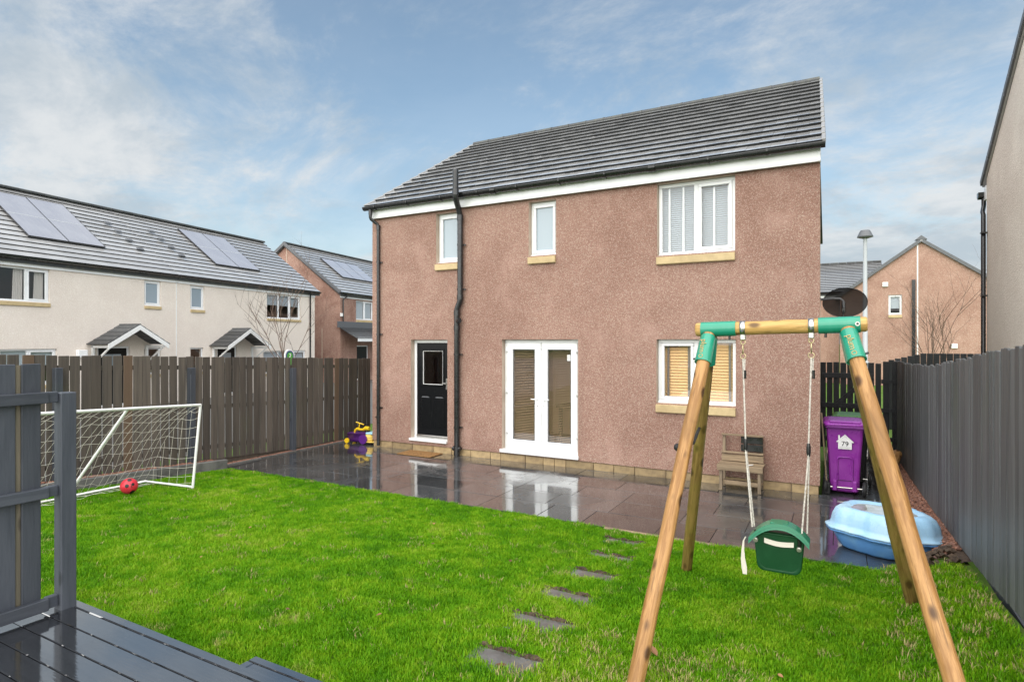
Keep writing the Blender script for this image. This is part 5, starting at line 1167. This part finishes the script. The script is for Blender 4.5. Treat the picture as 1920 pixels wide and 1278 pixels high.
for a, c_, s_ in ((-.25, .0, .24), (.62, .27, .19), (.45, -.78, .30), (-.75, -.62, .28), (-.95, .30, .2), (.05, .85, .26), (.32, -.02, .06), (.42, .12, .05), (.25, .22, .045), (.40, -.18, .06)):
    spot(tc * math.sqrt(max(.05, 1 - min(.95, a * a + c_ * c_))) + rgt * a + up_ * c_, s_)

# ================================================================== toys by the house corner
ty = thing('ride_on_toy', (-9.0, 9.62, 0), 'purple and yellow plastic ride-on toy in the corner by the house', 'toy'); ty.location = (0, 0, 0); WL[ty.name] = Vector((0, 0, 0)); ty.location = (-9.1, 9.6, 0)
tx, tyy = 0, 0
b = MB(); b.rings([[(x * s_, y * s_ , z) for x, y in ((-.30, -.16), (.22, -.16), (.22, .16), (-.30, .16))] for s_, z in ((.84, .05), (.92, .12), (1.0, .26), (1.03, .265))]); b.build('tub', MAT['toypurple'], ty)
b = MB(); b.box(.20, .44, -.17, .17, .06, .25, c=.05); b.box(.18, .52, -.19, .19, .055, .085, c=.01); b.build('front_body', MAT['toypale'], ty)
b = MB(); b.box(.23, .44, -.14, .14, .246, .30, c=.02); b.build('front_top', MAT['toyblue'], ty)
for sgn in (-1, 1):
    b = MB(); b.tube([(.20, sgn * .17, .13), (.20, sgn * .205, .13)], .12, 18); wh = b.build('wheel', MAT['toypurple'], ty)
for sgn in (-1, 1):
    b = MB(); b.tube([(-.30, sgn * .15, .07), (-.30, sgn * .19, .07)], .065, 14); b.build('wheel', MAT['toyyellow'], ty)
b = MB(); b.tube([(-.20, 0, .22), (-.16, 0, .33), (-.10, 0, .365), (0, 0, .345), (.08, .0, .35), (.16, 0, .39), (.26, 0, .385)], [.025, .03, .035, .03, .035, .055, .05], 10); b.build('handlebar', MAT['toyyellow'], ty)
b = MB(); b.tube([(-.06, 0, .36), (-.03, 0, .50)], .014, 8); b.tube([(-.13, -.02, .535), (.08, .02, .475)], .016, 8); b.build('push_handle', MAT['toyyellow'], ty)
ty.rotation_euler = (0, 0, R(8)); ty.location = (-9.08, 9.74, 0); ty.scale = (.84, .84, .84)

# ================================================================== bins
def wheelie(name, loc, label, body, lid, rz):
    t = thing(name, loc, label, 'bin', rot=rz if rz else 1e-4)
    def rr(hx, hy, z, r_=.05, sx=0, n=3):
        pts = []
        for qx, qy, a0 in ((1, 1, 0), (-1, 1, math.pi / 2), (-1, -1, math.pi), (1, -1, 1.5 * math.pi)):
            for i in range(n + 1):
                a = a0 + math.pi / 2 * i / n; pts.append((qx * (hx - r_) + r_ * math.cos(a), sx + qy * (hy - r_) + r_ * math.sin(a), z))
        return pts
    b = MB(); b.rings([rr(.17, .20, .035, .04), rr(.185, .22, .06, .04), rr(.205, .25, .5, .04), rr(.235, .285, .965, .04), rr(.262, .31, .968, .04), rr(.262, .31, 1.0, .04)], smooth=False); b.build('body', body, t)
    b = MB(); b.rings([rr(.27, .325, 1.001, .05), rr(.275, .33, 1.02, .05), rr(.25, .30, 1.05, .06), rr(.20, .24, 1.064, .06)], smooth=False); b.box(-.20, .20, -.325, -.25, 1.03, 1.062, c=.012); b.build('lid', lid, t)
    b = MB(); b.tube([(-.255, -.31, .985), (-.22, -.375, 1.01), (-.15, -.385, 1.015), (.15, -.385, 1.015), (.22, -.375, 1.01), (.255, -.31, .985)], .017, 10); b.box(-.25, .25, -.33, -.29, .955, .99, c=.01); b.build('handle', body, t)
    # arched recess on the back, drawn by a proud moulding
    b = MB(); yb = lambda z: -.222 - (z - .06) * .067 - .012
    prof_ = [(-.095, .20), (-.095, .50)] + [(-.095 + .04 - .04 * math.cos(a), .50 + .04 * math.sin(a)) for a in np.linspace(.3, math.pi / 2, 4)]; prof_ += [(-x, z) for x, z in prof_[::-1]]
    b.tube([(x, yb(z) + .008, z) for x, z in prof_], .012, 6); b.build('recess_moulding', body, t)
    for x in (-.125, .125):
        b = MB(); b.box(x - .03, x + .03, -.268, -.20, .05, .20, c=.012); b.build('axle_bracket', body, t)
    MB().box(-.09, .09, -.238, -.225, .20, .205).build('recess_floor', MAT['rubber'], t)
    b = MB(); b.tube([(-.26, -.245, .10), (.26, -.245, .10)], .010, 8); b.build('axle', MAT['steel'], t)
    for x in (-.245, .245):
        b = MB(); b.tube([(x - .022, -.245, .10), (x - .018, -.245, .10), (x + .018, -.245, .10), (x + .022, -.245, .10)], [.085, .10, .10, .085], 20); w_ = b.build('wheel', MAT['rubber'], t)
        b = MB(); b.tube([(x - .026, -.245, .10), (x + .026, -.245, .10)], .05, 14); b.build('hub', MAT['lead'], w_)
    return t
pb_ = wheelie('wheelie_bin', (.085, 10.02, .002), 'purple wheelie bin with a white house sticker numbered 79', MAT['purple'], MAT['purple'], R(2))
ysk = lambda z: -.222 - (z - .06) * .067 - .022
b = MB(); tl = -math.atan(.067)
def stk(poly, mat_, nm, dy, parent):
    b = MB(); V0 = [(x, ysk(z) - dy, z) for x, z in poly]; V1 = [(x, ysk(z) - dy + .002, z) for x, z in poly]; n = len(poly)
    b.fix = True; b.add(V0 + V1, [tuple(range(n)), tuple(range(2 * n - 1, n - 1, -1))] + [(i, (i + 1) % n, n + (i + 1) % n, n + i) for i in range(n)]); return b.build(nm, mat_, parent)
so = stk([(-.085, .66), (.085, .66), (.085, .765), (0, .845), (-.085, .765)], MAT['sticker'], 'sticker', -.0, pb_)
stk([(-.11, .765), (-.098, .752), (0, .848), (.098, .752), (.11, .765), (0, .872)], MAT['sticker'], 'sticker_roof', .002, so)
stk([(-.085, .80), (-.062, .80), (-.062, .858), (-.085, .858)], MAT['sticker'], 'sticker_chimney', .001, so)
nm79 = text_mesh('79', .095, MAT['ink'], .0008); o = bpy.data.objects.new('numerals', nm79); link(o, so); o.location = (0, ysk(.735) - .0035, .735); o.rotation_euler = (R(90) + math.atan(.067), 0, 0)
stk([(-.07, .682), (.07, .682), (.07, .685), (-.07, .685)], MAT['ink'], 'sticker_line', .003, so)
gb_ = wheelie('wheelie_bin', (.20, 10.78, .002), 'black wheelie bin with a green lid behind the purple bin', MAT['rubber'], MAT['lidgreen'], R(-3))
# broom handle leaning at the corner
bp = thing('broom', (-.17, 9.8, 0), 'wooden broom handle leaning on the house corner beside the purple bin', 'broom')
MB().tube([(-.135, 9.74, .16), (-.205, 9.78, 1.16)], .012, 8).build('handle', MAT['bench_leg'], bp)
b = MB(); b.box(-.18, -.09, 9.70, 9.78, .004, .17, c=.01); b.build('head', MAT['rubber'], bp)
# small log on the gravel
lg = thing('cut_log', (.86, 12.0, .1), 'short cut log lying on the gravel beyond the bins', 'log'); zl = gz(.86, 12.0)
log('log_body', (.78, 11.6, zl + .14), (.90, 12.15, zl + .26), .085, .08, MAT['log'], lg, seed=21)

# ================================================================== play bench against the wall
pbn = thing('play_bench', (-1.26, 9.35, 0), 'small weathered wooden play kitchen bench against the pink wall', 'bench')
X0, X1 = -1.545, -.955
for x in (X0 + .03, X1 - .03):
    MB().box(x - .022, x + .022, 9.20, 9.245, .002, .355, c=.003).build('leg', MAT['bench_leg'], pbn); MB().box(x - .022, x + .022, 9.50, 9.545, .002, .80, c=.003).build('leg', MAT['bench_leg'], pbn)
for y0 in (9.19, 9.31, 9.43): MB().box(X0 - .02, X1 + .02, y0, y0 + .112, .373, .39, c=.003).build('top_board', MAT['bench_wood'], pbn)
MB().box(X0 - .02, X1 + .02, 9.172, 9.189, .305, .392, c=.003).build('apron', MAT['bench_wood'], pbn)
MB().box(X0 + .0, X1 - .0, 9.248, 9.262, .09, .15, c=.003).build('lower_rail', MAT['bench_wood'], pbn); MB().box(X0, X1, 9.35, 9.49, .10, .115, c=.003).build('shelf', MAT['bench_wood'], pbn)
MB().box(X0 + .0, X1 - .0, 9.47, 9.499, .40, .50, c=.003).build('back_board', MAT['bench_wood'], pbn)
for z in (.53, .795): MB().box(X0, X1, 9.44, 9.50, z - .012, z + .012, c=.003).build('back_rail', MAT['bench_wood'], pbn)
for z0, z1 in ((.56, .66), (.675, .775)): MB().box(-1.27, -.965, 9.475, 9.497, z0, z1, c=.004).build('black_panel', MAT['black'], pbn)
b = MB(); b.tube([(-1.15, 9.24, .395), (-1.08, 9.30, .40)], .008, 6); tag(b.build('chalk_stick', MAT['sticker'], None), 'small white stick lying on the play bench top', 'stick')

# ================================================================== clam shell sand pit
sp = thing('sand_pit', (.42, 7.36, 0), 'light blue plastic shell sand pit with its lid on', 'sand pit', rot=R(-12))
def shell(s_, z, lob=1.0, n=72, off=0.0):
    pts = []
    for i in range(n):
        t = 2 * math.pi * i / n; r_ = 1.0 + .05 * lob * math.cos(5 * t + .6) + .018 * lob * math.cos(15 * t) + .05 * math.cos(2 * t + .3); pts.append((.485 * s_ * r_ * math.cos(t) + off, .40 * s_ * r_ * math.sin(t), z))
    return pts
b = MB(); b.rings([shell(.70, .004, .6), shell(.80, .03, .8), shell(.90, .14, .9), shell(.925, .185), shell(1.04, .19), shell(1.04, .207), shell(.93, .21)]); b.build('base_shell', MAT['pitbase'], sp)
b = MB(); b.rings([shell(.93, .2105), shell(1.055, .213), shell(1.055, .231), shell(.965, .235), shell(.945, .28), shell(.92, .345), shell(.86, .405), shell(.78, .437), shell(.70, .444), shell(.62, .430), shell(.50, .412)], close1=False); b.rings([shell(.50, .412), shell(.3, .408), shell(.1, .406)], smooth=True, close0=False); b.build('lid_shell', MAT['pit'], sp)
b = MB(); b.rings([shell(.595, .4235), shell(.3, .4237), shell(.02, .4238)], close0=False); b.build('rain_water', MAT['pitwater'], sp)
b = MB()
for k in range(3): b.rings([[(.485 * 1.0 * f_ * math.cos(a), .40 * f_ * math.sin(a) , z) for a in np.linspace(0, 2 * math.pi, 4, endpoint=False)] for f_, z in ((.02, .446), (.018, .45))])

# ================================================================== fallen leaves
lm = MB(); lp = [(0, -.5), (.28, -.25), (.34, .05), (.2, .32), (0, .55), (-.2, .32), (-.34, .05), (-.28, -.25)]
lm.add([(x, y, .16 * abs(x) * 2 + .05 * y * y) for x, y in lp] + [(0, 0, 0.0)], [(i, (i + 1) % 8, 8) for i in range(8)]); lme = lm.mesh('fallen_leaf', MAT['leaf'])
LV = [(-4.9, 5.2), (-4.1, 5.6), (-3.6, 4.9), (-3.5, 3.0), (-5.1, 3.4), (-2.9, 3.3), (-1.1, 3.9), (-2.7, 4.9), (-.3, 3.9), (-5.6, 4.3)]
for i, (x, y) in enumerate(LV):
    o = piece('fallen_leaf', lme, (x, y, lawn_z(x, y) + .036), None, (rng.uniform(-.3, .3), rng.uniform(-.3, .3), rng.uniform(0, 6)), [rng.uniform(.028, .048)] * 3)
    tag(o, 'small brown fallen leaf lying on the lawn grass', 'leaf', 'fallen leaves on the lawn')
o = piece('fallen_leaf', lme, (-1.04, 3.78, lawn_z(-1.04, 3.78) + .04), None, (.3, .1, .9), (.075, .10, .075)); tag(o, 'largest tan fallen leaf, near the front left swing leg', 'leaf')
o = piece('fallen_leaf', lme, (-1.80, 3.15, lawn_z(-1.8, 3.15) + .012), None, (0, .05, 2.0), (.06, .07, .03)); tag(o, 'wet reddish leaf flat on the nearest stepping stone', 'leaf')

# ================================================================== grass
def clump(seed, n, r_, hmin, hmax, mat_):
    r = random.Random(seed); b = MB()
    for _ in range(n):
        a = r.uniform(0, 6.28); d = r_ * math.sqrt(r.random()); x, y = d * math.cos(a), d * math.sin(a); h = r.uniform(hmin, hmax); w_ = r.uniform(.0016, .0030)
        t = r.uniform(0, 6.28); bend = r.uniform(.15, .9) * h; dx, dy = math.cos(t), math.sin(t); px2, py2 = -dy * w_, dx * w_
        v = [(x - px2, y - py2, 0), (x + px2, y + py2, 0), (x + dx * bend * .32 + px2 * .85, y + dy * bend * .32 + py2 * .85, h * .6), (x + dx * bend * .32 - px2 * .85, y + dy * bend * .32 - py2 * .85, h * .6), (x + dx * bend, y + dy * bend, h)]
        b.add(v, [(0, 1, 2, 3), (3, 2, 4)], 0, True)
    me = b.mesh('grass_tuft', mat_); return me
tufts = [clump(40 + i, 32, .055, .012, .031, MAT['grass']) for i in range(5)] + [clump(60 + i, 18, .05, .022, .046, MAT['grass']) for i in range(2)] + [clump(70, 22, .055, .015, .04, MAT['drygrass'])]
r = np.random.default_rng(11)
gco = bpy.data.collections.new('grass_tufts')
for i, me in enumerate(tufts):
    o = bpy.data.objects.new('tuft_source', me); gco.objects.link(o)
def blocked(x, y):
    for cx, cy, wx_, wy_, rz in STEPS:
        mg = .02 + .03 * math.sin(x * 23 + cy * 9) + .022 * math.sin(x * 57 + cy)
        if abs(x - cx) < wx_ / 2 - .02 - abs(mg) * .6 and -wy_ / 2 + .045 + mg < y - cy < wy_ / 2 + .03: return True
    if y < 2.08 and x > -4.66: return True
    if y < 2.35 and x > sx0 - .01: return True
    if x > .55 and y > 6.42: return True
    if x > .93: return True
    if x > .66 and y > 6.1: return r.random() < .6
    if -2.40 < x < -1.18 and y > 6.62: return True
    return False
pts = []; val = []
def wob(x): return .018 * math.sin(x * 5.1) + .014 * math.sin(x * 13.7 + 1) + .01 * math.sin(x * 31)
N = 78000
X = r.uniform(-9.18, .97, N); Y = r.uniform(.2, 6.72, N); U = r.random(N)
sy, cy_ = math.sin(cam.rotation_euler.z), math.cos(cam.rotation_euler.z)
for x, y, u in zip(X, Y, U):
    dep = -sy * x + cy_ * y; lat = cy_ * x + sy * y
    if dep < 1.5 or abs(lat) > dep * .93 + .5: continue
    if dep * .62 < 1.5: continue                                   # below the frame
    if y > 6.69 + wob(x): continue
    if blocked(x, y): continue
    keep = min(1.0, .5 + .9 * max(0, 1 - dep / 9.0))
    if u > keep: continue
    pts.append((x, y, lawn_z(x, y) - .006))
pts = np.array(pts); n = len(pts)
kind = np.where(r.random(n) < .86, r.integers(0, 5, n), r.integers(5, 7, n)); dry = r.random(n) < np.where((np.hypot((pts[:, 0] + 1.0) / 1.0, (pts[:, 1] - 3.3) / .8) < 1) | (pts[:, 0] > .35), .12, .012); kind = np.where(dry, 7, kind)
me = bpy.data.meshes.new('lawn_grass'); me.from_pydata(pts.tolist(), [], [])
for nm, tp, dat in (('kind', 'INT', kind.astype(np.int32)), ('spin', 'FLOAT', r.uniform(0, 6.28, n).astype(np.float32)), ('size', 'FLOAT', r.uniform(.75, 1.25, n).astype(np.float32))):
    at = me.attributes.new(nm, tp, 'POINT'); at.data.foreach_set('value', dat)
go = bpy.data.objects.new('lawn_grass', me); col.objects.link(go); tag(go, 'short bright green wet grass blades covering the lawn', None, None, 'stuff')
ng = bpy.data.node_groups.new('grass_scatter', 'GeometryNodeTree')
ng.interface.new_socket('Geometry', in_out='INPUT', socket_type='NodeSocketGeometry'); ng.interface.new_socket('Geometry', in_out='OUTPUT', socket_type='NodeSocketGeometry')
gi, gout = ng.nodes.new('NodeGroupInput'), ng.nodes.new('NodeGroupOutput')
ci = ng.nodes.new('GeometryNodeCollectionInfo'); ci.inputs['Collection'].default_value = gco; ci.inputs['Separate Children'].default_value = True; ci.inputs['Reset Children'].default_value = True
iop = ng.nodes.new('GeometryNodeInstanceOnPoints'); iop.inputs['Pick Instance'].default_value = True
def nattr(nm, tp):
    a = ng.nodes.new('GeometryNodeInputNamedAttribute'); a.data_type = tp; a.inputs['Name'].default_value = nm; return a.outputs['Attribute']
ng.links.new(gi.outputs[0], iop.inputs['Points']); ng.links.new(ci.outputs[0], iop.inputs['Instance']); ng.links.new(nattr('kind', 'INT'), iop.inputs['Instance Index'])
cx_ = ng.nodes.new('ShaderNodeCombineXYZ'); ng.links.new(nattr('spin', 'FLOAT'), cx_.inputs[2]); ng.links.new(cx_.outputs[0], iop.inputs['Rotation']); ng.links.new(nattr('size', 'FLOAT'), iop.inputs['Scale'])
ng.links.new(iop.outputs[0], gout.inputs[0])
md = go.modifiers.new('grass_scatter', 'NODES'); md.node_group = ng
print('tufts', n, 'objects', len(bpy.data.objects))
